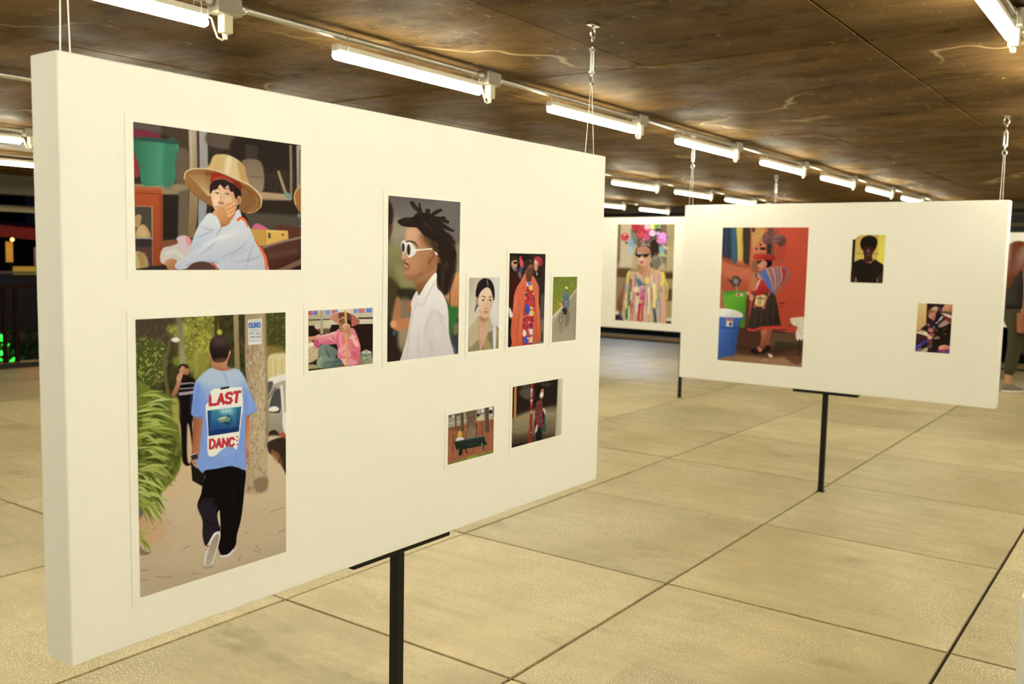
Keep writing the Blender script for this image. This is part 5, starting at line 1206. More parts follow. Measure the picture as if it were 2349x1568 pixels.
def paint_orange_coat():
    C = Canvas(1060, 570, 6.271, [(684, 70), (1200, 75), (1157, 1362), (647, 1418)], 1.5)
    p, r, l, e = C.p, C.r, C.l, C.e
    rs = random.Random(9)
    C.all('1c130e'); p([(1000, 70), (1210, 70), (1210, 500), (1100, 500)], '2c241a', 20)
    p([(690, 240), (760, 300), (810, 340), (830, 480), (720, 900), (650, 1000), (660, 400)], '3a120d', 8); p([(800, 330), (850, 350), (840, 450), (810, 400)], '8a8274', 12, .8)
    # man left
    p([(705, 200), (730, 170), (780, 170), (795, 220), (775, 290), (745, 300), (715, 260)], ('d8a070', 'b0744a', 720, 200, 780, 270), 4); p([(695, 190), (700, 130), (740, 105), (790, 115), (800, 170), (760, 165), (720, 180)], '33241a', 4)
    p([(735, 195), (765, 190), (790, 205), (780, 222), (745, 220)], '1a1210', 2); l([(745, 258), (775, 262)], 5, 'efe0c8', 3); l([(700, 220), (730, 290), (770, 320), (800, 290)], [14, 20, 18, 8], '6b7f80', 5)
    # red figure
    p([(815, 130), (840, 105), (860, 130), (850, 165), (825, 165)], 'c02434', 5); p([(820, 170), (860, 160), (880, 200), (875, 270), (840, 270)], 'd8504e', 6); p([(820, 280), (870, 280), (860, 340), (825, 330)], '4a3c7a', 8)
    # woman red hat
    p([(1035, 170), (1060, 160), (1095, 190), (1095, 270), (1070, 325), (1040, 310), (1030, 240)], ('e0ae80', 'b97c50', 1040, 200, 1090, 290), 3); p([(1095, 230), (1140, 250), (1160, 400), (1080, 430), (1040, 360), (1080, 320)], '2a1c15', 5)
    p([(1035, 165), (1040, 130), (1085, 110), (1130, 130), (1158, 180), (1150, 230), (1110, 262), (1095, 200), (1060, 162)], ('c8303a', '9a1f28', 1060, 130, 1140, 240), 3); l([(1038, 225), (1052, 222)], 5, '3a241a', 2); l([(1070, 226), (1084, 228)], 5, '3a241a', 2); l([(1040, 284), (1066, 288)], 7, 'f0e2d0', 3)
    p([(1030, 380), (1110, 420), (1190, 330), (1200, 700), (1110, 1000), (1090, 600)], '2b241f', 8); p([(1060, 340), (1080, 350), (1075, 390), (1062, 380)], 'b0a898', 5); p([(1130, 680), (1180, 720), (1170, 1340), (1110, 1300), (1110, 1000)], '5b5446', 12, .8); p([(1120, 1020), (1170, 1040), (1160, 1200), (1120, 1180)], '8a806a', 14, .6); p([(1040, 1340), (1100, 1320), (1160, 1370), (1040, 1380)], '857a62', 10)
    # dress
    p([(905, 470), (980, 480), (1010, 520), (1040, 900), (1020, 1390), (1000, 1480), (840, 1480), (850, 1400), (880, 900)], 'c23434', 4)
    cols = ('c02a2e', 'b82a34', '3c4ba6', '4a58b8', 'e2c050', 'eee6d2', '2a2024', 'd23a34', '3a6a58', 'c63236', 'e8d9b0')
    for k in range(120):
        x = rs.uniform(870, 1035); y = rs.uniform(480, 1390); e(x, y, rs.uniform(8, 24), rs.uniform(10, 28), rs.choice(cols), 3, .9, rs.uniform(0, 3))
    for x, y, c in ((945, 600, 'c42c30'), (940, 720, 'b8282e'), (930, 850, '4552b4'), (940, 900, '3f4cac'), (990, 930, 'e4c458'), (940, 1010, 'c62c32'), (920, 1130, 'c02a34'), (985, 560, 'e6cc60'), (880, 1220, 'e8dfc8'), (990, 1310, 'dccfae'), (895, 1320, '4450a8'), (985, 1200, 'e6dcc0')):
        e(x, y, 34, 46, c, 5, .95); e(x + 6, y + 4, 12, 16, '7a1620' if c[0] in 'bc' else c, 5, .7)
    p([(915, 470), (985, 480), (980, 530), (920, 540)], 'ded0c4', 4); p([(945, 490), (985, 500), (980, 530), (950, 525)], '5a54b0', 4); l([(930, 470), (925, 520)], 8, 'c03a3a', 3)
    # neck, head
    p([(905, 330), (960, 420), (985, 480), (930, 480), (905, 420)], '6b3a28', 4)
    p([(898, 300), (900, 250), (950, 205), (1000, 200), (1025, 250), (1028, 340), (1012, 420), (975, 452), (940, 420), (915, 360)], ('7d4a32', '5a301f', 930, 260, 1010, 400), 3); p([(950, 240), (1000, 235), (1005, 290), (955, 300)], '8d5a3e', 14, .7)
    p([(892, 320), (882, 220), (915, 160), (965, 146), (1008, 172), (1030, 235), (1004, 222), (965, 232), (932, 270), (912, 330)], '35241d', 3); l([(968, 158), (998, 196)], 5, 'b8a898', 2)
    e(905, 330, 10, 22, '8a5236', 3); l([(962, 290), (985, 284)], 5, '2a1610', 2); l([(1000, 286), (1020, 290)], 5, '2a1610', 2); e(975, 312, 12, 6, '21120d', 2); e(1014, 314, 9, 6, '21120d', 2); p([(990, 360), (1012, 362), (1004, 376)], '4a2418', 3); p([(976, 400), (1012, 398), (1005, 418), (985, 420)], '8a4a3e', 3)
    # coat
    p([(905, 350), (915, 480), (905, 620), (885, 900), (860, 1200), (850, 1410), (840, 1500), (640, 1520), (690, 1400), (700, 1330), (680, 1180), (700, 1060), (695, 960), (720, 880), (740, 680), (780, 560), (830, 480), (860, 420)], ('dd6a40', 'd45c34', 850, 450, 760, 1300), 3)
    p([(1015, 395), (1060, 460), (1100, 570), (1095, 780), (1110, 900), (1115, 1300), (1060, 1340), (1040, 1380), (1000, 1480), (995, 1390), (1010, 1100), (1040, 800), (1010, 560), (985, 470)], ('dd6a42', 'cf5a34', 1050, 500, 1070, 1250), 3)
    for q in ([(900, 480), (880, 560), (810, 585)], [(820, 700), (830, 900), (780, 1200), (770, 1400)], [(890, 640), (870, 900), (845, 1200)], [(700, 1080), (760, 1030), (800, 1040)], [(690, 1180), (760, 1120)], [(1015, 560), (1085, 578)], [(1050, 820), (1060, 1000), (1050, 1340)], [(720, 1000), (700, 1060)]): l(q, [4, 10, 4], 'a63f22', 6, .7)
    for q in ([(780, 640), (760, 800), (750, 950)], [(850, 750), (840, 1000), (810, 1300)], [(880, 430), (860, 520)], [(1070, 640), (1075, 900), (1085, 1200)], [(730, 1250), (720, 1380)]): l(q, [6, 26, 6], 'ec8a62', 12, .6)
    p([(662, 855), (690, 870), (722, 970), (700, 990), (672, 995)], 'e6ddc8', 3); p([(650, 1000), (690, 1040), (680, 1300), (645, 1420)], '1d1310', 8)
    C.grain(.015); return C

def paint_cyclist():
    C = Canvas(1060, 570, 6.271, [(1312, 408), (1655, 403), (1617, 1312), (1277, 1350)], 1.5)
    p, r, l, e = C.p, C.r, C.l, C.e
    C.all(('8f8462', 'a8987a', 1450, 800, 1450, 1300)); r([(1270, 640), (1660, 640), (1640, 1350), (1270, 1350)], 'a39779', 20, .5); p([(1560, 600), (1660, 560), (1640, 900), (1560, 900)], '9b9070', 20, .8)
    r([(1300, 390), (1670, 390), (1650, 550), (1560, 690), (1430, 850), (1285, 985)], ('6f7a26', '7f8524', 1400, 420, 1380, 900), 4); r([(1300, 390), (1670, 390), (1650, 550), (1440, 820), (1285, 985)], '97982e', 6, .6, tex=(5, 5, .5, .7)); p([(1330, 830), (1420, 760), (1430, 850), (1330, 930)], '9c8a2a', 20, .8)
    rs = random.Random(2)
    for k in range(26): e(rs.uniform(1320, 1560), rs.uniform(480, 860), 4, 4, 'd8d4a0', 2, .8)
    l([(1655, 570), (1560, 690), (1430, 850), (1283, 1000)], [16, 18, 22, 40], 'c9b490', 5); l([(1655, 590), (1560, 715), (1440, 880), (1285, 1055)], [6, 8, 10, 40], 'b8a684', 5, .9); l([(1420, 850), (1310, 990)], 22, 'ddd0b4', 5, .8)
    p([(1480, 980), (1530, 900), (1540, 1000), (1510, 1100), (1470, 1140)], '6d6248', 16, .7); p([(1380, 1090), (1440, 1100), (1430, 1230), (1395, 1200)], '877c60', 12, .6); p([(1610, 900), (1650, 800), (1640, 1200), (1600, 1250)], '8a7f62', 20, .7)
    l([(1400, 940), (1385, 1020), (1395, 1080), (1430, 1060), (1445, 990), (1430, 930), (1400, 940)], 8, '4a4434', 2); l([(1450, 900), (1470, 960)], 10, '3a342c', 3); l([(1405, 1000), (1440, 960), (1465, 920)], 6, '4a4434', 2); l([(1480, 990), (1495, 930), (1520, 890)], 9, '5a5240', 3)
    p([(1430, 880), (1470, 840), (1500, 860), (1500, 930), (1470, 950), (1445, 920)], '2e2b28', 4)
    p([(1465, 640), (1485, 600), (1515, 605), (1530, 680), (1535, 760), (1525, 850), (1490, 870), (1455, 840), (1440, 790), (1450, 720)], ('64747a', '4c5a60', 1460, 650, 1520, 820), 4); p([(1470, 740), (1520, 760), (1515, 850), (1460, 830)], '7b8a90', 10, .6)
    l([(1465, 650), (1440, 700), (1418, 738)], [26, 18, 12], '6a7a80', 3); p([(1395, 780), (1430, 770), (1440, 810), (1415, 840), (1398, 820)], 'd0a040', 4); p([(1415, 790), (1440, 800), (1436, 830)], 'c86a30', 4); e(1425, 735, 8, 8, 'e0c8a0', 3); l([(1405, 750), (1440, 800)], 6, '3a3430', 2)
    e(1496, 595, 14, 18, '4a3a34', 3); p([(1480, 570), (1484, 552), (1500, 545), (1514, 556), (1514, 584), (1490, 586)], 'dcd444', 3); e(1490, 770, 10, 6, 'c8b0a0', 3)
    for x, y in ((1410, 1240), (1455, 1225), (1620, 605)): e(x, y, 6, 6, 'd8ceb0', 3)
    C.grain(.015); return C

def paint_bench():
    C = Canvas(1010, 860, 7.128, [(127, 652), (877, 510), (853, 1272), (110, 1465)], 1.5)
    p, r, l, e = C.p, C.r, C.l, C.e
    C.all('a05c3a'); C.all('c08a5e', (9, 12, .55, .72), .7); C.all('70402a', (8, 10, .58, .75), .6)
    r([(120, 640), (420, 560), (420, 790), (120, 880)], 'a59a76', 8); r([(120, 640), (330, 600), (330, 660), (120, 700)], '6a6250', 10); r([(190, 650), (225, 645), (225, 690), (190, 695)], 'd8d2bc', 5); p([(130, 745), (420, 690), (420, 760), (130, 800)], '8e8e86', 14, .8); l([(125, 790), (420, 740)], 26, 'c5b98e', 8)
    r([(570, 540), (880, 480), (880, 720), (570, 750)], 'b9b49a', 8); r([(570, 680), (880, 640), (880, 720), (570, 750)], 'cdbf98', 8); r([(645, 560), (715, 545), (715, 630), (645, 650)], 'd8d4be', 5); l([(650, 560), (655, 660)], 8, '3a342c', 3); l([(585, 650), (720, 620)], 14, '4a463c', 4); e(612, 655, 26, 28, '26221e', 5); e(820, 600, 30, 34, '2a2622', 6); e(825, 550, 26, 22, 'e6e4da', 6)
    p([(120, 870), (320, 830), (320, 900), (120, 910)], '7a4a30', 10, .7); l([(130, 865), (330, 850)], 8, '5a3a26', 4)
    for x, y0, y1, w in ((245, 640, 840, 26), (350, 600, 920, 52), (753, 520, 935, 70), (862, 500, 700, 12)): l([(x, y0), (x + 2, y1)], [w, w, w * 1.05], ('6b5640', '57442f', x - 20, 700, x + 20, 700), 3)
    p([(405, 500), (600, 470), (580, 800), (590, 1010), (560, 1040), (395, 1050), (430, 880), (428, 700)], ('6e5540', '8a7054', 420, 800, 580, 800), 3); p([(440, 600), (590, 560), (575, 1000), (460, 1020)], '4c3a2a', 3, .7, tex=(14, 3, .5, .68)); p([(460, 860), (570, 860), (560, 1010), (420, 1040)], '9a8464', 14, .5)
    for x, y0, y1 in ((203, 960, 1270), (588, 800, 1000), (676, 770, 985), (836, 680, 870)): l([(x, y0), (x - 2, y1)], 9, '3c241a', 2)
    r([(110, 1440), (400, 1350), (860, 1230), (860, 1290), (110, 1480)], '8a8230', 10); r([(110, 1450), (500, 1345), (860, 1250), (860, 1300), (110, 1500)], '76782a', 6); p([(420, 1350), (560, 1300), (600, 1350), (450, 1390)], '8c9a2c', 8)
    # person and bench
    p([(245, 1070), (265, 1025), (300, 1005), (345, 1010), (378, 1045), (370, 1070), (300, 1085)], 'dcd6c6', 4); p([(282, 1005), (285, 950), (300, 915), (325, 910), (345, 940), (346, 980), (335, 1008)], ('e2c22c', 'c79c20', 295, 940, 340, 990), 3)
    p([(290, 1220), (345, 1200), (350, 1290), (290, 1310)], '2c241c', 4); l([(400, 1200), (425, 1280)], 22, '2e281e', 4)
    r([(212, 1085), (715, 995), (722, 1080), (755, 1110), (750, 1140), (300, 1225), (250, 1215)], ('2c382c', '1e261e', 400, 1050, 420, 1210), 2); l([(212, 1090), (460, 1045), (716, 1000)], 12, '4a6458', 2); l([(230, 1125), (470, 1080), (718, 1038)], 5, '0f140f', 2); l([(240, 1165), (480, 1118), (722, 1078)], 5, '0f140f', 2); l([(420, 1150), (600, 1112)], 5, '6a604c', 2)
    r([(278, 1200), (300, 1200), (292, 1355), (278, 1355)], '6a6456', 2); r([(662, 1110), (682, 1105), (680, 1275), (664, 1278)], '8a8474', 2); l([(690, 1150), (692, 1230)], 18, '2a2a20', 3); l([(310, 1220), (320, 1300)], 22, '242018', 4)
    C.grain(.02); return C

def paint_mask():
    C = Canvas(1010, 860, 7.128, [(1183, 193), (2003, 45), (1970, 968), (1152, 1190)], 1.5)
    p, r, l, e = C.p, C.r, C.l, C.e
    C.all('261c15'); p([(1300, 250), (1480, 180), (1520, 350), (1420, 400), (1310, 330)], '5d5444', 24, .9); p([(1640, 130), (1780, 120), (1800, 170), (1680, 180)], '453c2e', 20, .9); p([(1330, 150), (1440, 140), (1430, 200), (1340, 210)], '4c4438', 14)
    r([(1140, 700), (1300, 660), (1540, 560), (2020, 500), (2020, 1010), (1140, 1220)], ('8a7a58', '5c4c36', 1500, 620, 1450, 1080), 20); p([(1240, 670), (1540, 560), (1900, 560), (1900, 640), (1500, 760), (1240, 800)], 'a09068', 40, .7); p([(1160, 780), (1450, 700), (1450, 900), (1160, 960)], '968660', 30, .7); l([(1190, 740), (1300, 700), (1460, 690)], 16, 'a88a40', 8, .8); l([(1190, 850), (1260, 840)], 14, 'b0a484', 8, .7); p([(1150, 1060), (1600, 980), (1900, 960), (1700, 1060), (1150, 1200)], '423526', 30, .8); p([(1150, 1140), (1400, 1100), (1300, 1180), (1150, 1210)], '261a14', 14)
    r([(1700, 520), (1890, 480), (1880, 600), (1700, 600)], '6d5e44', 24, .7)
    r([(1190, 190), (1205, 190), (1195, 700), (1180, 700)], '3a2416', 4); r([(1208, 140), (1248, 133), (1230, 710), (1190, 715)], ('c47a2c', 'd28a3c', 1200, 400, 1240, 400), 3); l([(1250, 190), (1246, 380)], 12, '5a2416', 4)
    r([(1478, 90), (1524, 80), (1500, 560), (1468, 1150), (1426, 1160), (1460, 600)], 'a3261f', 3); l([(1512, 140), (1490, 600), (1468, 1080)], 12, '7d1c18', 4)
    for y0, y1, c in ((220, 280, 'd8cdb8'), (270, 360, 'a89c86'), (395, 440, 'e4d8c4'), (455, 490, 'b0685c'), (580, 630, 'd0bfa8'), (930, 950, 'a89a8a')): r([(1478 - y0 * .012, y0), (1512 - y0 * .03, y0 - 5), (1510 - y1 * .03, y1 - 5), (1474 - y1 * .012, y1)], c, 4)
    # right cream wall
    r([(1924, -20), (2040, -20), (2020, 1060), (1862, 1060), (1890, 600)], ('b9aa86', 'd9d0b0', 1890, 600, 1980, 600), 5)
    # woman
    p([(1555, 820), (1640, 850), (1645, 1070), (1560, 1080)], '1f1a18', 4); p([(1550, 700), (1530, 780), (1540, 860), (1565, 850)], '2a201c', 6)
    p([(1585, 420), (1620, 385), (1660, 420), (1670, 520), (1690, 640), (1680, 780), (1660, 850), (1600, 860), (1550, 810), (1545, 600), (1555, 480)], '6b2c2c', 4); p([(1585, 420), (1620, 385), (1660, 420), (1670, 520), (1690, 640), (1680, 780), (1660, 850), (1600, 860), (1550, 810), (1545, 600), (1555, 480)], 'b46a6c', 3, .8, tex=(16, 16, .52, .66)); p([(1585, 420), (1620, 385), (1660, 420), (1670, 520), (1690, 640), (1680, 780), (1660, 850), (1600, 860), (1550, 810), (1545, 600), (1555, 480)], '301818', 3, .7, tex=(18, 18, .55, .7))
    p([(1670, 600), (1700, 640), (1700, 760), (1680, 820)], '1d1816', 5); p([(1690, 640), (1705, 760), (1710, 910), (1640, 925), (1650, 860), (1680, 820)], '2f5244', 4)
    p([(1665, 550), (1690, 540), (1718, 600), (1700, 640), (1685, 590)], 'd8cbb4', 3); p([(1560, 815), (1580, 820), (1575, 900), (1545, 945), (1540, 910)], 'cfbfa4', 3)
    p([(1590, 400), (1575, 330), (1580, 230), (1600, 180), (1640, 170), (1675, 190), (1688, 240), (1660, 260), (1630, 330), (1620, 400)], '1a1310', 5); p([(1635, 260), (1660, 220), (1682, 230), (1685, 280), (1670, 370), (1640, 385), (1612, 350)], ('c99a70', 'a87850', 1640, 240, 1680, 360), 3); p([(1632, 310), (1655, 280), (1680, 285), (1676, 340), (1650, 362), (1630, 345)], 'ece4d0', 3); l([(1648, 262), (1664, 258)], 7, '2a1a14', 3); l([(1610, 330), (1640, 300)], 4, 'd8cbb8', 2, .8)
    C.grain(.018); return C

def paint_flower_crown():
    C = Canvas(1390, 490, 5.6, [(157, 130), (887, 138), (840, 1418), (118, 1360)], 1.5)
    p, r, l, e = C.p, C.r, C.l, C.e
    rs = random.Random(21)
    C.all('b49a68'); r([(140, 120), (190, 120), (180, 600), (140, 700)], '6d5634', 10); r([(200, 140), (360, 140), (340, 680), (180, 680)], ('b9a270', 'c8b486', 220, 300, 330, 500), 20)
    r([(700, 130), (790, 130), (780, 700), (690, 700)], '6b5637', 14); r([(800, 130), (900, 130), (880, 720), (780, 720)], ('9a8352', 'b39c66', 810, 300, 870, 500), 10); p([(590, 400), (700, 500), (760, 700), (580, 700)], 'c0a874', 16)
    r([(110, 690), (900, 740), (880, 1440), (100, 1400)], '94794a', 14); r([(120, 690), (320, 700), (270, 820), (120, 800)], '5e4526', 14); r([(760, 760), (880, 760), (870, 840), (770, 840)], '4c371e', 12); r([(770, 840), (870, 850), (860, 960), (780, 960)], 'a3844e', 10); r([(780, 960), (870, 980), (860, 1120), (770, 1120)], '5a4222', 12); r([(770, 1130), (860, 1140), (850, 1340), (760, 1330)], 'ab9058', 8); r([(770, 1340), (860, 1345), (850, 1385), (760, 1380)], 'e0d2ac', 6); r([(760, 1385), (860, 1390), (850, 1440), (750, 1430)], '2c1e12', 5); r([(110, 1240), (160, 1250), (160, 1290), (110, 1290)], 'e4d8b8', 6); r([(100, 1290), (240, 1300), (240, 1400), (100, 1400)], '33220f', 6)
    # body, arms
    p([(400, 760), (480, 700), (600, 690), (720, 760), (760, 880), (775, 1050), (770, 1440), (690, 1440), (640, 900), (420, 900)], ('d8a56c', 'c89460', 500, 760, 740, 1200), 4); p([(250, 830), (200, 960), (150, 1100), (150, 1200), (190, 1260), (220, 1290), (230, 1200), (220, 1120), (260, 1000)], ('a06a40', '7a4a2a', 240, 900, 170, 1200), 4)
    p([(160, 1340), (200, 1240), (215, 1270), (185, 1350)], '3a305a', 4); e(215, 1275, 18, 25, 'c08a60', 4)
    p([(430, 660), (520, 660), (600, 620), (590, 700), (640, 760), (500, 860), (430, 780)], ('b0764a', 'd0a070', 440, 700, 600, 740), 4)
    # ribbons
    cols = ('e4d84c', 'd8d060', 'c23a3c', 'd06a80', 'f0e2b8', 'e8b878', '3d7a7a', '4a8a5c', '2f4a6a', 'c8405a', 'efe6cc', '8a9a4a', 'd89a9a', 'b85a6a', '6a8a9a', 'e8c85c')
    p([(280, 760), (400, 740), (520, 820), (690, 740), (740, 900), (690, 1440), (240, 1380), (220, 1150), (260, 900)], 'd2a878', 6, .8)
    for k in range(130):
        x = rs.uniform(255, 720); y = rs.uniform(780, 1250); L_ = rs.uniform(120, 330); d = (x - 480) * .10
        c = rs.choice(cols); w = rs.uniform(7, 20)
        if x < 330: c = rs.choice(('e4d84c', '3d6a4a', '2f5a4a', 'c23a3c', '5a6a3a', 'efe0b0', '8ab0a0', '6a4a30'))
        l([(x, y), (x + d * .5 - rs.uniform(-6, 6), y + L_ / 2), (x + d - 12, y + L_)], [w, w, w * .8], c, 2, .85)
    for q, w, c in (([(310, 730), (285, 780), (275, 900)], 26, 'd8d44c'), ([(720, 750), (740, 820), (710, 930)], 40, 'e2d83c'), ([(740, 820), (790, 940), (785, 1110)], 16, 'e4dc40'), ([(620, 900), (625, 1050), (620, 1210)], 46, 'ecdc7c'), ([(545, 940), (550, 1100), (545, 1300)], 22, 'f4e4b4'), ([(440, 1150), (425, 1260), (415, 1380)], 34, 'b8282c'), ([(470, 1130), (470, 1280), (462, 1390)], 30, 'c83c58'), ([(300, 1180), (290, 1300)], 22, 'd4d450'), ([(620, 1220), (635, 1330), (640, 1400)], 24, '2c3a62'), ([(655, 1230), (660, 1310)], 24, '8ab89a'), ([(690, 1000), (690, 1200), (695, 1390)], 22, 'c07890'), ([(265, 1220), (265, 1350)], 36, '3c6a58'), ([(325, 830), (330, 960)], 20, 'b83038'), ([(265, 900), (268, 970)], 18, '8ac4b8'), ([(720, 1010), (735, 1200), (735, 1400)], 60, 'd6a878'), ([(690, 780), (680, 860), (690, 960)], 26, 'd8889a'), ([(320, 1000), (325, 1100)], 18, 'ece05a'), ([(505, 1180), (530, 1380)], 40, 'e0b488')): l(q, w, c, 3, .92)
    p([(500, 830), (540, 815), (560, 870), (520, 900)], 'e8cc4c', 6); p([(400, 820), (470, 880), (460, 940), (410, 920)], '2f6a72', 8, .8); e(465, 945, 28, 30, 'e08aa0', 4); e(460, 1030, 30, 34, 'd8688c', 4); e(460, 1085, 24, 26, 'c84878', 4); e(385, 970, 34, 38, 'e6cfa6', 6); l([(420, 1120), (460, 1145), (490, 1110)], 10, 'c8a070', 3); e(490, 910, 12, 10, '3a2418', 4); e(410, 1030, 16, 20, '8a2430', 5)
    # head
    p([(390, 450), (420, 410), (520, 400), (580, 440), (600, 540), (590, 640), (610, 700), (570, 660), (580, 560), (400, 520)], '2a1a12', 5)
    p([(400, 470), (420, 430), (500, 420), (560, 450), (580, 540), (565, 620), (530, 668), (480, 672), (440, 640), (415, 560)], ('d9a87c', 'c08a5e', 430, 560, 560, 560), 4); p([(400, 480), (430, 430), (540, 430), (570, 500), (440, 505)], 'a8663e', 12, .7)
    p([(365, 505), (430, 515), (520, 510), (575, 502), (560, 520), (520, 560), (480, 550), (465, 530), (440, 560), (405, 552)], '1f1611', 3); l([(365, 503), (450, 520), (575, 503)], 8, 'a8a08c', 3, .8); p([(440, 620), (465, 605), (480, 625), (460, 640)], 'b02c34', 3); p([(455, 560), (475, 570), (465, 595), (445, 590)], 'e6bc90', 5); l([(415, 660), (412, 690)], 10, '4a2c20', 4); l([(420, 690), (440, 770)], 8, '8a6a50', 4, .7); l([(580, 640), (560, 760), (540, 820)], 8, '8a7a5a', 4, .7)
    # crown of flowers
    p([(330, 200), (400, 150), (640, 150), (720, 260), (700, 500), (620, 520), (590, 420), (400, 400), (340, 330)], '57462f', 10); p([(560, 380), (640, 320), (680, 480), (620, 560), (580, 480)], '33241a', 8)
    p([(600, 560), (680, 540), (770, 560), (740, 640), (660, 720), (600, 680)], '7a6a4c', 8); l([(680, 510), (720, 620), (680, 720)], 16, 'b5a67e', 5, .8); l([(640, 500), (620, 590), (690, 520)], 12, 'a89a70', 5, .7)
    def flower(x, y, s_, c, c2):
        for k in range(7):
            a = k * .9; e(x + math.cos(a) * s_ * .5, y + math.sin(a) * s_ * .5, s_ * .5, s_ * .42, c if k % 2 else c2, 4, .95, a)
        e(x, y, s_ * .35, s_ * .3, c2, 4)
    flower(385, 165, 60, 'c03036', 'a8242c'); flower(470, 205, 56, 'c6323a', 'b02630'); flower(440, 270, 50, 'b82a30', 'cc4444'); flower(520, 300, 50, 'd4546c', 'be3a58'); flower(560, 235, 44, 'a83444', 'c04a5a'); flower(245, 295, 56, 'd8424a', 'c43840'); e(250, 270, 22, 12, 'e8a070', 4); e(270, 290, 14, 16, '3a3a1c', 4)
    flower(530, 170, 40, 'e2b4b0', 'd89a9c'); flower(600, 250, 44, 'e4c4bc', 'd8acac'); flower(600, 165, 40, 'd8d470', 'c8c45c'); flower(655, 165, 36, '8aa83a', '5a7a24'); e(680, 200, 24, 22, '23201a', 5); e(684, 185, 8, 10, 'e8e0cc', 3)
    flower(720, 330, 72, 'dc82b0', 'cc6a9e'); flower(735, 290, 50, 'e49ac0', 'd884b4'); e(785, 305, 10, 20, '4a3a8a', 4); e(670, 255, 30, 24, 'c89ab8', 6)
    p([(330, 220), (400, 280), (400, 390), (350, 370), (330, 300)], '707058', 6); p([(290, 330), (340, 320), (360, 420), (330, 460), (300, 420)], '8496a6', 5); p([(300, 420), (335, 430), (310, 545), (292, 530)], '96b4b0', 4); e(265, 370, 20, 14, '5a4a3a', 5)
    p([(690, 420), (740, 440), (760, 520), (780, 560), (720, 540), (690, 480)], '7aa4a0', 5); p([(720, 400), (770, 420), (800, 440), (760, 460)], 'c8b47c', 5); p([(700, 500), (760, 530), (780, 550), (710, 545)], 'b4bc54', 4); l([(760, 470), (815, 435)], 8, 'd8a880', 3); l([(430, 370), (500, 320)], 10, 'c8a08c', 4); l([(450, 405), (500, 355)], 12, 'd89a80', 4); l([(540, 380), (570, 420)], 10, 'c89878', 4); e(500, 400, 40, 16, '8a8468', 6); l([(540, 390), (600, 330), (640, 320)], 8, '8a8a68', 4)
    C.grain(.012); return C

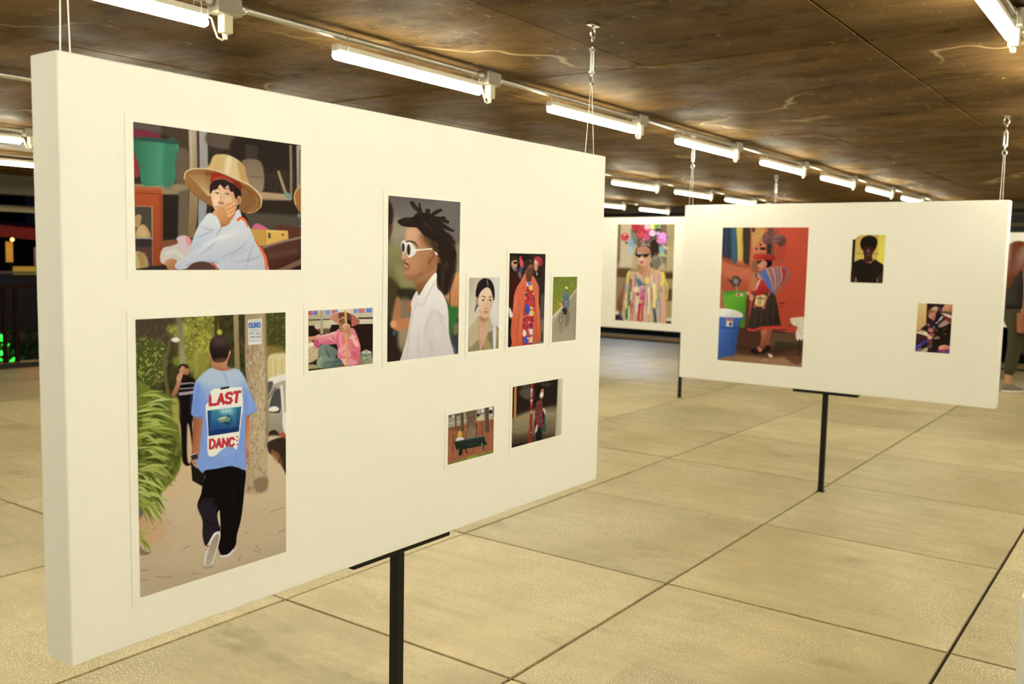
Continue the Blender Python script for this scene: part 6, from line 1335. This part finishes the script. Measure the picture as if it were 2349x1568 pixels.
def paint_red_wall():
    C = Canvas(1640, 510, 4.613, [(72, 55), (980, 50), (937, 1527), (42, 1460)], 1.4)
    p, r, l, e = C.p, C.r, C.l, C.e
    C.all(('c0472a', 'ab3a20', 700, 150, 900, 900)); C.all('b23e24', (5, 5, .5, .7), .5)
    p([(640, 260), (760, 240), (700, 420), (640, 400)], '9c3720', 30, .7); p([(830, 60), (990, 60), (980, 300), (900, 300)], 'b84429', 30, .6)
    r([(50, 40), (385, 40), (385, 1100), (40, 1100)], ('b5502e', 'a0492a', 200, 400, 200, 800), 6); p([(70, 400), (360, 450), (360, 620), (70, 560)], 'c26a40', 40, .7); p([(60, 700), (110, 780), (110, 900), (50, 920)], 'b06a44', 12, .7)
    # mural column
    r([(380, 50), (545, 50), (540, 330), (385, 340)], 'b86a38', 5); p([(390, 60), (500, 60), (480, 160), (400, 250), (385, 240)], 'b8843e', 6); e(395, 78, 20, 26, '4a3020', 4); l([(385, 160), (470, 130), (510, 60)], 6, 'd8a860', 3, .8); l([(385, 270), (460, 180)], 6, 'd8a860', 3, .8); r([(395, 260), (540, 190), (540, 320), (395, 320)], 'c86a44', 5); e(432, 278, 11, 12, '2c1c16', 3); e(476, 236, 9, 12, '2c1c16', 3); r([(470, 262), (530, 262), (530, 292), (470, 292)], '3a241a', 4); r([(380, 330), (440, 330), (440, 720), (375, 720)], 'b4693a', 6); p([(385, 420), (450, 400), (450, 520), (390, 520)], '7a4a30', 10, .7)
    r([(355, 60), (382, 60), (378, 760), (350, 760)], 'c65a34', 6, .8)
    # wood column with baskets
    r([(545, 50), (615, 50), (622, 350), (545, 350)], '6d4630', 6); r([(540, 230), (590, 230), (585, 340), (540, 330)], '3a241a', 6)
    p([(495, 150), (540, 110), (585, 140), (580, 210), (545, 235), (505, 215)], ('7a5040', '5a382c', 510, 150, 570, 220), 4); l([(500, 150), (540, 105), (580, 140)], 6, '4a2c22', 3); p([(600, 160), (650, 125), (710, 130), (735, 170), (710, 215), (640, 225), (600, 210)], ('83594a', '5d3a2e', 620, 150, 690, 220), 4); l([(625, 130), (640, 85), (665, 120)], 7, '5a3a2c', 3); l([(600, 175), (730, 165)], 6, '4a2c24', 3); p([(650, 215), (735, 180), (750, 190), (715, 245), (680, 255)], '5a3628', 5)
    # hanging cloths
    p([(60, 45), (165, 45), (165, 380), (120, 380), (65, 350)], '2c3238', 4); p([(160, 45), (225, 45), (232, 300), (225, 420), (205, 438), (175, 400), (160, 250)], '355058', 4); p([(218, 45), (290, 45), (298, 200), (285, 390), (262, 412), (240, 390), (228, 230)], 'c4a03e', 4); p([(288, 45), (362, 45), (360, 420), (340, 445), (300, 420), (292, 300)], '3c3220', 4)
    l([(110, 60), (105, 350)], 20, '3a424a', 10, .7); l([(190, 60), (200, 420)], 14, '4a6a70', 8, .7); l([(250, 60), (255, 390)], 14, 'd8ba5c', 8, .7); l([(275, 120), (270, 380)], 8, '9a7a2c', 6, .7); p([(70, 350), (170, 390), (210, 440), (360, 450), (360, 480), (200, 460), (70, 400)], '7d3a22', 14, .6)
    # mask fountain
    p([(125, 600), (175, 610), (180, 580), (215, 568), (255, 580), (262, 605), (288, 600), (270, 640), (245, 680), (205, 680), (175, 650)], '4c3a2e', 4); e(222, 628, 26, 24, 'a08a74', 6, .8); e(212, 600, 30, 12, '8a7460', 6, .6); l([(225, 660), (240, 730)], [14, 20], '9a8474', 6, .8); l([(165, 620), (200, 690)], 14, '5a3426', 8, .7)
    # floor
    r([(40, 1090), (360, 1090), (500, 1130), (980, 1180), (980, 1640), (20, 1600)], '5a3420', 8); r([(240, 1080), (500, 1130), (500, 1300), (230, 1330)], '4c2c1c', 12); r([(600, 1140), (960, 1190), (960, 1280), (600, 1300)], '5d4028', 12); r([(640, 1260), (960, 1270), (960, 1350), (640, 1330)], '2f3018', 14, .8); r([(40, 1400), (250, 1330), (500, 1380), (980, 1400), (980, 1650), (20, 1600)], ('8a6038', '9a6e44', 200, 1400, 700, 1480), 14); r([(220, 1310), (960, 1330), (960, 1400), (600, 1430), (230, 1400)], '3d2416', 16, .8); p([(700, 1380), (920, 1350), (930, 1480), (850, 1490), (760, 1430)], '5a3620', 12, .8); r([(568, 1390), (610, 1388), (635, 1425), (595, 1428)], 'd0b48c', 4); l([(520, 1460), (570, 1450)], 12, 'b8925e', 5)
    # sheep skin right
    p([(795, 1050), (800, 1015), (850, 1002), (970, 1010), (960, 1200), (920, 1240), (880, 1240), (865, 1180), (880, 1100), (840, 1085), (812, 1060), (806, 1100)], ('cfb88c', 'dccaa2', 820, 1020, 930, 1200), 4); p([(860, 1080), (950, 1060), (950, 1220), (880, 1220)], 'b09a70', 6, .6, tex=(8, 8, .5, .7)); l([(905, 1230), (902, 1410)], 18, '3a281c', 4); l([(800, 1020), (806, 1105)], 10, '3a2018', 3)
    l([(680, 850), (745, 850)], 12, '5a241a', 4); l([(680, 890), (735, 888)], 7, '5a241a', 4); l([(620, 1140), (700, 1135), (780, 1130)], 10, '4a2a1c', 4); l([(620, 1150), (760, 1165)], 14, '3a2218', 5)
    # bins
    p([(110, 750), (330, 745), (338, 800), (325, 1090), (270, 1095), (270, 1000), (120, 920)], ('5f9c20', '4a8518', 180, 800, 320, 900), 3); p([(100, 735), (215, 725), (338, 732), (345, 752), (215, 758), (85, 775), (90, 752)], '4a8a24', 3); p([(270, 980), (328, 960), (320, 1090), (270, 1095)], '3f6c1c', 8, .8); r([(225, 748), (300, 752), (298, 784), (224, 778)], 'c9a878', 3); r([(240, 752), (266, 754), (264, 778), (240, 776)], 'a8342c', 3); p([(80, 772), (110, 745), (120, 780)], '5a9a2a', 3); r([(335, 800), (375, 760), (370, 1090), (325, 1090)], '4a2a1c', 6, .8)
    p([(40, 990), (270, 1000), (300, 1000), (270, 1060), (240, 1250), (215, 1400), (130, 1420), (30, 1415)], ('3f6296', '34507e', 80, 1100, 240, 1200), 3); l([(45, 1108), (150, 1122), (262, 1108)], 8, '1f3050', 2); l([(130, 1400), (128, 1190), (150, 1170), (178, 1190), (172, 1390)], 6, '28436c', 3, .7); p([(200, 1130), (262, 1120), (225, 1400), (190, 1400)], '2c4670', 12, .6); r([(130, 1022), (198, 1022), (194, 1106), (126, 1100)], 'd8c4a0', 3); r([(134, 1024), (196, 1024), (194, 1048), (134, 1044)], 'c03a34', 3); r([(160, 1060), (186, 1060), (184, 1096), (160, 1094)], '2a2440', 3); p([(290, 1000), (318, 1000), (315, 1025), (285, 1020)], '3a5a8a', 3)
    p([(50, 920), (120, 914), (220, 930), (290, 960), (302, 985), (290, 1006), (180, 1008), (40, 996)], ('e6dcc4', 'cdbf9e', 120, 930, 180, 1000), 3)
    # woman
    p([(498, 1140), (575, 1140), (560, 1240), (545, 1330), (495, 1370), (490, 1300), (505, 1210)], ('b0603a', '8a4428', 500, 1180, 560, 1250), 3); p([(570, 1130), (610, 1130), (592, 1250), (585, 1340), (555, 1340), (560, 1240)], '8d472c', 3); p([(395, 1355), (440, 1330), (500, 1350), (545, 1330), (545, 1380), (420, 1392)], '231712', 4); p([(545, 1310), (590, 1300), (592, 1360), (550, 1365)], '231712', 4); p([(460, 1330), (500, 1310), (515, 1350), (490, 1372)], 'b0643e', 4); l([(490, 1310), (530, 1330)], 10, '231712', 2)
    p([(400, 860), (440, 780), (520, 730), (620, 735), (660, 850), (690, 1000), (700, 1105), (590, 1110), (440, 1130), (360, 1120), (380, 980)], ('3c2e20', '2c2018', 420, 900, 640, 1050), 3)
    for x in (440, 500, 560, 620): l([(x + (560 - x) * -.05, 800), (x, 960), (x - (560 - x) * .12, 1110)], [4, 12, 8], '4d3c2a', 6, .6)
    l([(355, 1128), (420, 1140), (500, 1115), (590, 1108), (705, 1100)], 24, 'c03024', 3)
    p([(455, 640), (500, 610), (560, 650), (590, 720), (540, 745), (470, 780), (420, 780), (415, 740), (440, 700)], ('b4281e', '8d1d18', 470, 650, 520, 760), 3); p([(430, 700), (445, 640), (470, 600), (480, 620), (450, 690), (430, 720)], 'cfb494', 5, .9); p([(385, 740), (415, 745), (425, 790), (400, 800)], '5a3a30', 3); l([(390, 755), (420, 790)], 5, 'c8a080', 2); p([(330, 730), (360, 738), (395, 770), (410, 800), (390, 830), (365, 810), (370, 775), (340, 760)], 'c9845c', 4)
    p([(440, 790), (460, 772), (540, 772), (525, 880), (430, 875)], 'd6b050', 3); 
    for k, c in enumerate(('e8dcc0', '3c4a4a', 'c84a3a', '2c2a2c', 'e6d8b0', '6a7a5a')): l([(455 + k * 14, 775), (440 + k * 15, 876)], 6, c, 2, .9)
    l([(448, 800), (532, 805)], 9, '3a3430', 2); e(425, 888, 16, 18, 'b8342c', 4); e(520, 895, 20, 20, 'bd5a44', 5); l([(525, 860), (560, 780), (590, 730)], 12, 'c86a50', 4); l([(530, 735), (600, 720)], 16, 'a8241c', 4)
    # bundle
    p([(460, 545), (520, 490), (620, 465), (720, 465), (770, 500), (808, 545), (760, 610), (700, 690), (650, 770), (600, 700), (560, 660), (520, 600)], ('a06a5c', '8a5648', 560, 520, 700, 640), 3)
    for k, c in enumerate(('c8a890', '5a4a4c', 'b84a3c', 'd0b8a0', '4a5a7a', 'b0745c', '6a4038', 'cdb49a', 'a84a40')): l([(545 + k * 21, 490 - k * 2), (590 + k * 16, 590), (625 + k * 4, 730 - k * 8)], 7, c, 2, .85)
    p([(700, 485), (740, 490), (748, 540), (725, 620), (705, 660), (720, 570)], 'a8281f', 4); p([(725, 465), (760, 490), (740, 500)], '4a628a', 4); p([(470, 530), (520, 495), (560, 560), (590, 640), (620, 740), (640, 775), (570, 700), (520, 620), (490, 560)], '4a628c', 3); p([(425, 545), (460, 540), (490, 560), (510, 615), (470, 590), (440, 585)], 'a8746a', 4); l([(450, 550), (490, 600)], 6, 'd0b8a8', 2); l([(470, 545), (505, 605)], 6, '7a3a34', 2); p([(425, 545), (445, 535), (450, 570), (430, 580)], '6a4a44', 4)
    l([(620, 420), (680, 415), (745, 405)], 12, '8a5a3c', 4); l([(625, 450), (660, 385)], 9, '7a4a30', 4)
    # head and hat
    p([(520, 400), (590, 400), (600, 440), (570, 470), (540, 465)], '1d1310', 4); p([(452, 440), (470, 410), (520, 405), (545, 425), (545, 450), (510, 495), (475, 512), (462, 495), (468, 475), (448, 462)], ('d09468', 'a8683e', 460, 430, 530, 480), 3); p([(440, 420), (470, 405), (500, 410), (470, 425), (455, 440)], '241613', 3); e(536, 435, 12, 18, 'b87450', 4); l([(462, 440), (482, 436)], 5, '241613', 2); l([(470, 492), (485, 494)], 5, '8a3a2c', 2)
    p([(398, 370), (410, 345), (470, 334), (550, 338), (620, 352), (635, 380), (620, 402), (560, 398), (480, 385), (420, 392)], ('bd2a20', '94201a', 480, 345, 500, 395), 3); l([(420, 335), (500, 325), (590, 340)], 8, '6a5040', 4, .7)
    C.grain(.015); return C

def paint_afro():
    C = Canvas(1930, 520, 11.2, [(284, 206), (1118, 206), (1078, 1442), (250, 1428)], 1.6)
    p, r, l, e = C.p, C.r, C.l, C.e
    C.all('c6a03c'); r([(240, 150), (380, 150), (380, 290), (300, 330), (240, 330)], 'e8dcb2', 6); p([(370, 300), (480, 200), (600, 200), (560, 270), (400, 340)], 'cda844', 8); p([(370, 150), (470, 150), (470, 215), (380, 250)], 'e8dcb2', 8); l([(380, 320), (470, 290)], 14, '6a5020', 8); l([(470, 275), (580, 260)], 12, '8a6a28', 8)
    r([(270, 330), (355, 325), (335, 950), (255, 950)], '2c2014', 5); r([(940, 190), (1140, 190), (1110, 1000), (930, 950)], ('d8c03c', 'ddc834', 960, 300, 1080, 600), 14); r([(870, 190), (950, 190), (940, 320), (880, 330)], 'b8923a', 14); l([(400, 690), (560, 690)], 40, 'a07a2c', 14, .7); l([(830, 690), (960, 690)], 40, 'a07a2c', 14, .7); r([(350, 740), (560, 720), (560, 830), (350, 880)], 'cfb046', 14, .7)
    p([(300, 930), (400, 870), (540, 825), (600, 880), (820, 870), (860, 835), (960, 890), (1060, 950), (1092, 1010), (1095, 1100), (1080, 1500), (240, 1500), (265, 1100), (275, 970)], '241a10', 5); p([(620, 900), (830, 850), (790, 920), (700, 940)], '5a2c20', 8); l([(640, 915), (760, 915), (830, 850)], 18, '8a4a38', 6, .8); e(755, 905, 26, 12, 'd0a070', 6)
    p([(250, 1230), (380, 1300), (385, 1450), (240, 1450)], '3a2414', 12, .8); p([(950, 1260), (1080, 1200), (1080, 1460), (950, 1450)], '4a2818', 12, .8); r([(380, 1300), (402, 1300), (408, 1450), (378, 1450)], 'a08a54', 8); r([(930, 1330), (952, 1300), (955, 1450), (932, 1450)], '9a7a50', 8)
    p([(550, 470), (545, 560), (560, 640), (590, 780), (570, 860), (640, 900), (780, 880), (810, 840), (790, 740), (840, 620), (835, 540), (820, 470)], '3d2216', 5); p([(590, 600), (640, 600), (660, 700), (620, 720)], '4a2a1c', 14, .8); p([(665, 590), (705, 580), (720, 650), (680, 670)], '9a6048', 10, .8); p([(760, 600), (820, 600), (780, 650)], '6a3a2a', 12, .8); p([(650, 730), (690, 718), (720, 735), (690, 752)], '8a4a3c', 6); e(735, 690, 20, 18, '7a5444', 10, .8); p([(640, 660), (720, 665), (700, 690), (655, 690)], '1f130c', 8, .8); l([(560, 580), (640, 575)], 20, '21140c', 8); l([(740, 575), (820, 580)], 20, '21140c', 8)
    p([(540, 600), (490, 520), (480, 400), (520, 300), (610, 245), (720, 228), (840, 255), (910, 330), (920, 420), (890, 530), (840, 620), (830, 540), (760, 510), (640, 510), (560, 550)], '1f160d', 8); p([(640, 220), (760, 215), (770, 250), (650, 250)], '4a3020', 8, .8)
    C.grain(.012); return C

def paint_reader():
    C = Canvas(2090, 680, 11.2, [(170, 175), (1055, 190), (1000, 1460), (118, 1412)], 1.6)
    p, r, l, e = C.p, C.r, C.l, C.e
    C.all('2a1d15'); r([(100, 150), (398, 150), (385, 720), (240, 870), (100, 900)], ('d2b268', 'c49a58', 250, 250, 250, 750), 6); r([(398, 150), (420, 150), (400, 700), (382, 700)], '6a2c18', 6)
    p([(780, 360), (880, 180), (1080, 180), (1060, 400), (900, 420)], ('c88a54', 'a86038', 900, 230, 1000, 380), 10); l([(900, 350), (980, 210)], 22, 'd8a870', 12, .7); p([(780, 380), (900, 370), (1050, 400), (1050, 460), (800, 420)], '5a4634', 12); p([(770, 430), (880, 430), (1040, 480), (1030, 550), (880, 490)], 'd8b888', 8); p([(820, 480), (1030, 560), (1020, 620), (860, 560)], '7a2c28', 10); p([(900, 610), (1030, 640), (1020, 690), (920, 660)], 'a8382c', 8)
    p([(700, 740), (860, 590), (960, 660), (900, 740), (780, 800)], '9a7e64', 12); p([(690, 620), (780, 490), (815, 530), (760, 600)], 'a89c98', 10); p([(600, 700), (690, 620), (700, 660), (640, 700)], 'b07a60', 8); p([(820, 600), (740, 690), (690, 720), (800, 640)], '241a1c', 8); p([(740, 800), (960, 720), (1020, 740), (1010, 1240), (600, 1200), (620, 900)], '241910', 14); l([(800, 900), (900, 790)], 16, '6a5440', 8, .7); l([(840, 960), (910, 955)], 18, '9a6a48', 8, .8)
    # head
    p([(440, 520), (460, 430), (600, 400), (640, 480), (600, 600), (540, 610), (490, 550)], ('c08058', 'a0583c', 500, 450, 590, 560), 6); p([(430, 450), (460, 340), (540, 280), (640, 250), (700, 330), (660, 420), (600, 400), (520, 420), (460, 430)], ('7a5030', 'b08048', 480, 400, 620, 280), 8); p([(520, 300), (640, 255), (660, 320), (560, 340)], 'd0a468', 12, .8); p([(640, 420), (700, 330), (760, 400), (700, 560), (600, 640), (620, 520)], '281a16', 8); p([(670, 260), (740, 270), (770, 360), (750, 430), (720, 400), (720, 320)], '6a3450', 8); l([(480, 500), (500, 560)], 24, 'e0a880', 10, .8); l([(460, 470), (500, 480)], 14, '3a2018', 6)
    p([(480, 600), (600, 640), (640, 760), (560, 860), (440, 820), (480, 700)], '26202a', 10); p([(400, 700), (470, 690), (480, 760), (420, 760)], '9a4a28', 10); p([(560, 760), (600, 760), (600, 830), (560, 830)], '8a7a6a', 10, .7); p([(440, 830), (500, 800), (580, 860), (560, 910), (480, 920), (440, 880)], 'b8665a', 8); p([(600, 800), (680, 840), (690, 900), (630, 880)], '5a4434', 12, .8)
    p([(240, 870), (340, 760), (430, 830), (420, 900), (330, 880)], '2c2018', 8); p([(200, 900), (250, 870), (310, 870), (320, 920), (240, 950)], 'd8946c', 8); p([(130, 900), (220, 910), (290, 940), (330, 890), (400, 910), (450, 980), (420, 1020), (270, 980), (140, 950)], 'dcc290', 6); p([(400, 1040), (450, 980), (540, 990), (560, 1060), (480, 1110), (420, 1090)], 'd89a70', 8); p([(460, 950), (600, 945), (600, 1000), (540, 1030)], '94483c', 8); p([(600, 1050), (680, 1020), (740, 1030), (720, 1080), (600, 1090)], 'a88468', 12, .8)
    p([(130, 960), (400, 1030), (420, 1110), (300, 1150), (130, 1150)], '43241a', 12); p([(130, 1280), (200, 1220), (430, 1100), (480, 1120), (330, 1230), (200, 1340), (130, 1400)], '3c346e', 8); l([(170, 1300), (260, 1230)], 40, '5a4a9a', 14, .8); p([(430, 1160), (560, 1130), (520, 1190), (430, 1190)], '8a3a30', 8)
    p([(240, 1420), (420, 1300), (430, 1400), (340, 1440)], 'b89a74', 10); p([(420, 1280), (520, 1200), (560, 1260), (480, 1340)], '6a5240', 14, .8); p([(130, 1400), (250, 1310), (300, 1380), (200, 1440)], '8a6a5a', 10, .8)
    p([(690, 1440), (700, 1360), (760, 1330), (1010, 1330), (1000, 1480), (700, 1470)], '6a3460', 8); p([(820, 1360), (900, 1340), (890, 1430), (820, 1430)], 'b0302c', 10); p([(920, 1350), (1000, 1340), (990, 1400), (930, 1420)], '5a3a8a', 10); p([(715, 1330), (740, 1270), (850, 1232), (960, 1245), (1020, 1270), (1010, 1330), (880, 1350), (750, 1360)], ('dc946a', 'c87a50', 780, 1260, 900, 1340), 6)
    C.grain(.012); return C

# ---------------------------------------------------------------- hanging the prints on the panels
def srgb_lin(a):
    return np.where(a <= .04045, a / 12.92, ((a + .055) / 1.055) ** 2.4)

def picture_material():
    m = bpy.data.materials.new('printed picture'); m.use_nodes = True
    nt = m.node_tree; b = nt.nodes['Principled BSDF']
    at = nt.nodes.new('ShaderNodeAttribute'); at.attribute_name = 'ink'
    nt.links.new(at.outputs['Color'], b.inputs['Base Color'])
    b.inputs['Roughness'].default_value = .5
    b.inputs['Specular IOR Level'].default_value = .05
    return m
M['ink'] = picture_material()

def hang_print(name_label, painter, axis, face, a0, a1, z0, z1, nx, ny, white, border=.018):
    """axis 'x': print on a panel whose front looks to -y (a runs along +x);
       axis 'y': print on a panel whose front looks to -x (a runs from left to right along -y)"""
    W_, H_ = abs(a1 - a0), z1 - z0
    if axis == 'x':
        loc = ((a0 + a1) / 2, face, (z0 + z1) / 2); rot = 0.0
    else:
        loc = (face, (a0 + a1) / 2, (z0 + z1) / 2); rot = -math.pi / 2
    t = thing('photo_print', name_label, 'photo print', loc, 'photo prints on the panels', rot)
    bx, bz = W_ / 2 + border, H_ / 2 + border
    obj('paper', nbox(-bx, bx, -.0012, -.0001, -bz, bz), M['paper'], t)
    C_ = painter()
    A = srgb_lin(C_.grid(nx, ny)) / srgb_lin(np.array(white, float) / 255.0) * .86
    lum = (A @ np.array([.3, .59, .11]))[..., None]
    A = np.clip(lum + (A - lum) * .92 - .003, .001, .9)
    A = A[::-1]                                   # row 0 at the bottom
    xs = np.linspace(-W_ / 2, W_ / 2, nx); zs = np.linspace(-H_ / 2, H_ / 2, ny)
    X, Z = np.meshgrid(xs, zs)
    V = np.stack([X, np.full_like(X, -.0016), Z], -1).reshape(-1, 3)
    idx = np.arange(nx * ny).reshape(ny, nx)
    F = np.stack([idx[:-1, :-1], idx[:-1, 1:], idx[1:, 1:], idx[1:, :-1]], -1).reshape(-1, 4)
    me = bpy.data.meshes.new('picture')
    me.vertices.add(len(V)); me.vertices.foreach_set('co', V.astype(np.float32).ravel())
    me.loops.add(F.size); me.loops.foreach_set('vertex_index', F.astype(np.int32).ravel())
    me.polygons.add(len(F)); me.polygons.foreach_set('loop_start', np.arange(0, F.size, 4, dtype=np.int32))
    me.update(calc_edges=True)
    ca = me.attributes.new('ink', 'FLOAT_COLOR', 'POINT')
    col = np.ones((nx * ny, 4), np.float32); col[:, :3] = A.reshape(-1, 3)
    ca.data.foreach_set('color', col.ravel())
    me.materials.append(M['ink'])
    o = bpy.data.objects.new('picture', me); link(o, t)
    return t

WP1 = (249, 240, 208); WP2 = (233, 218, 175); WP3 = (240, 226, 180)
f1 = p1y - .0002; f2 = p2x - .0002; f3 = p3x - .0002
hang_print('photo print of a woman in a wide straw hat resting her chin on her hand', paint_straw_hat, 'x', f1, 1.063, 1.495, 1.405, 1.699, 440, 390, WP1)
hang_print('tall photo print of a man walking away in a blue LAST DANCE shirt', paint_last_dance, 'x', f1, 1.060, 1.447, .724, 1.305, 400, 700, WP1)
hang_print('small photo print of a seated person in a pink shirt holding a pole', paint_pink_shirt, 'x', f1, 1.518, 1.739, 1.159, 1.306, 210, 180, WP1, .014)
hang_print('tall photo print of a man with dreadlocks and white sunglasses in profile', paint_dreadlocks, 'x', f1, 1.794, 2.094, 1.158, 1.600, 220, 440, WP1)
hang_print('photo print of a close portrait with dark parted hair and a beige trench coat', paint_portrait, 'x', f1, 2.141, 2.292, 1.160, 1.381, 110, 240, WP1, .014)
hang_print('photo print of a woman in an orange coat over a flowered dress', paint_orange_coat, 'x', f1, 2.342, 2.543, 1.160, 1.456, 130, 300, WP1, .014)
hang_print('small photo print of a cyclist with a yellow cap beside a lawn, seen from above', paint_cyclist, 'x', f1, 2.593, 2.744, 1.159, 1.380, 90, 220, WP1, .014)
hang_print('small photo print of a park bench with a yellow hood, tree and red leaves', paint_bench, 'x', f1, 2.053, 2.275, .832, .980, 160, 180, WP1, .014)
hang_print('photo print of a masked woman beside a red pole on a street', paint_mask, 'x', f1, 2.373, 2.669, .832, 1.030, 180, 210, WP1, .014)
hang_print('large photo print of a figure with a crown of flowers and ribbon dress', paint_flower_crown, 'y', f3, 4.951, 4.280, .771, 1.804, 200, 340, WP3)
hang_print('large photo print of a woman with a bundle by a red wall and coloured bins', paint_red_wall, 'y', f2, 2.463, 1.897, .784, 1.659, 280, 440, WP2)
hang_print('small photo print of a man with an afro before a yellow wall', paint_afro, 'y', f2, 1.627, 1.440, 1.328, 1.614, 120, 180, WP2, .002)
hang_print('small photo print of a person in dark patterned clothes reading', paint_reader, 'y', f2, 1.235, 1.050, .937, 1.220, 120, 180, WP2, .002)
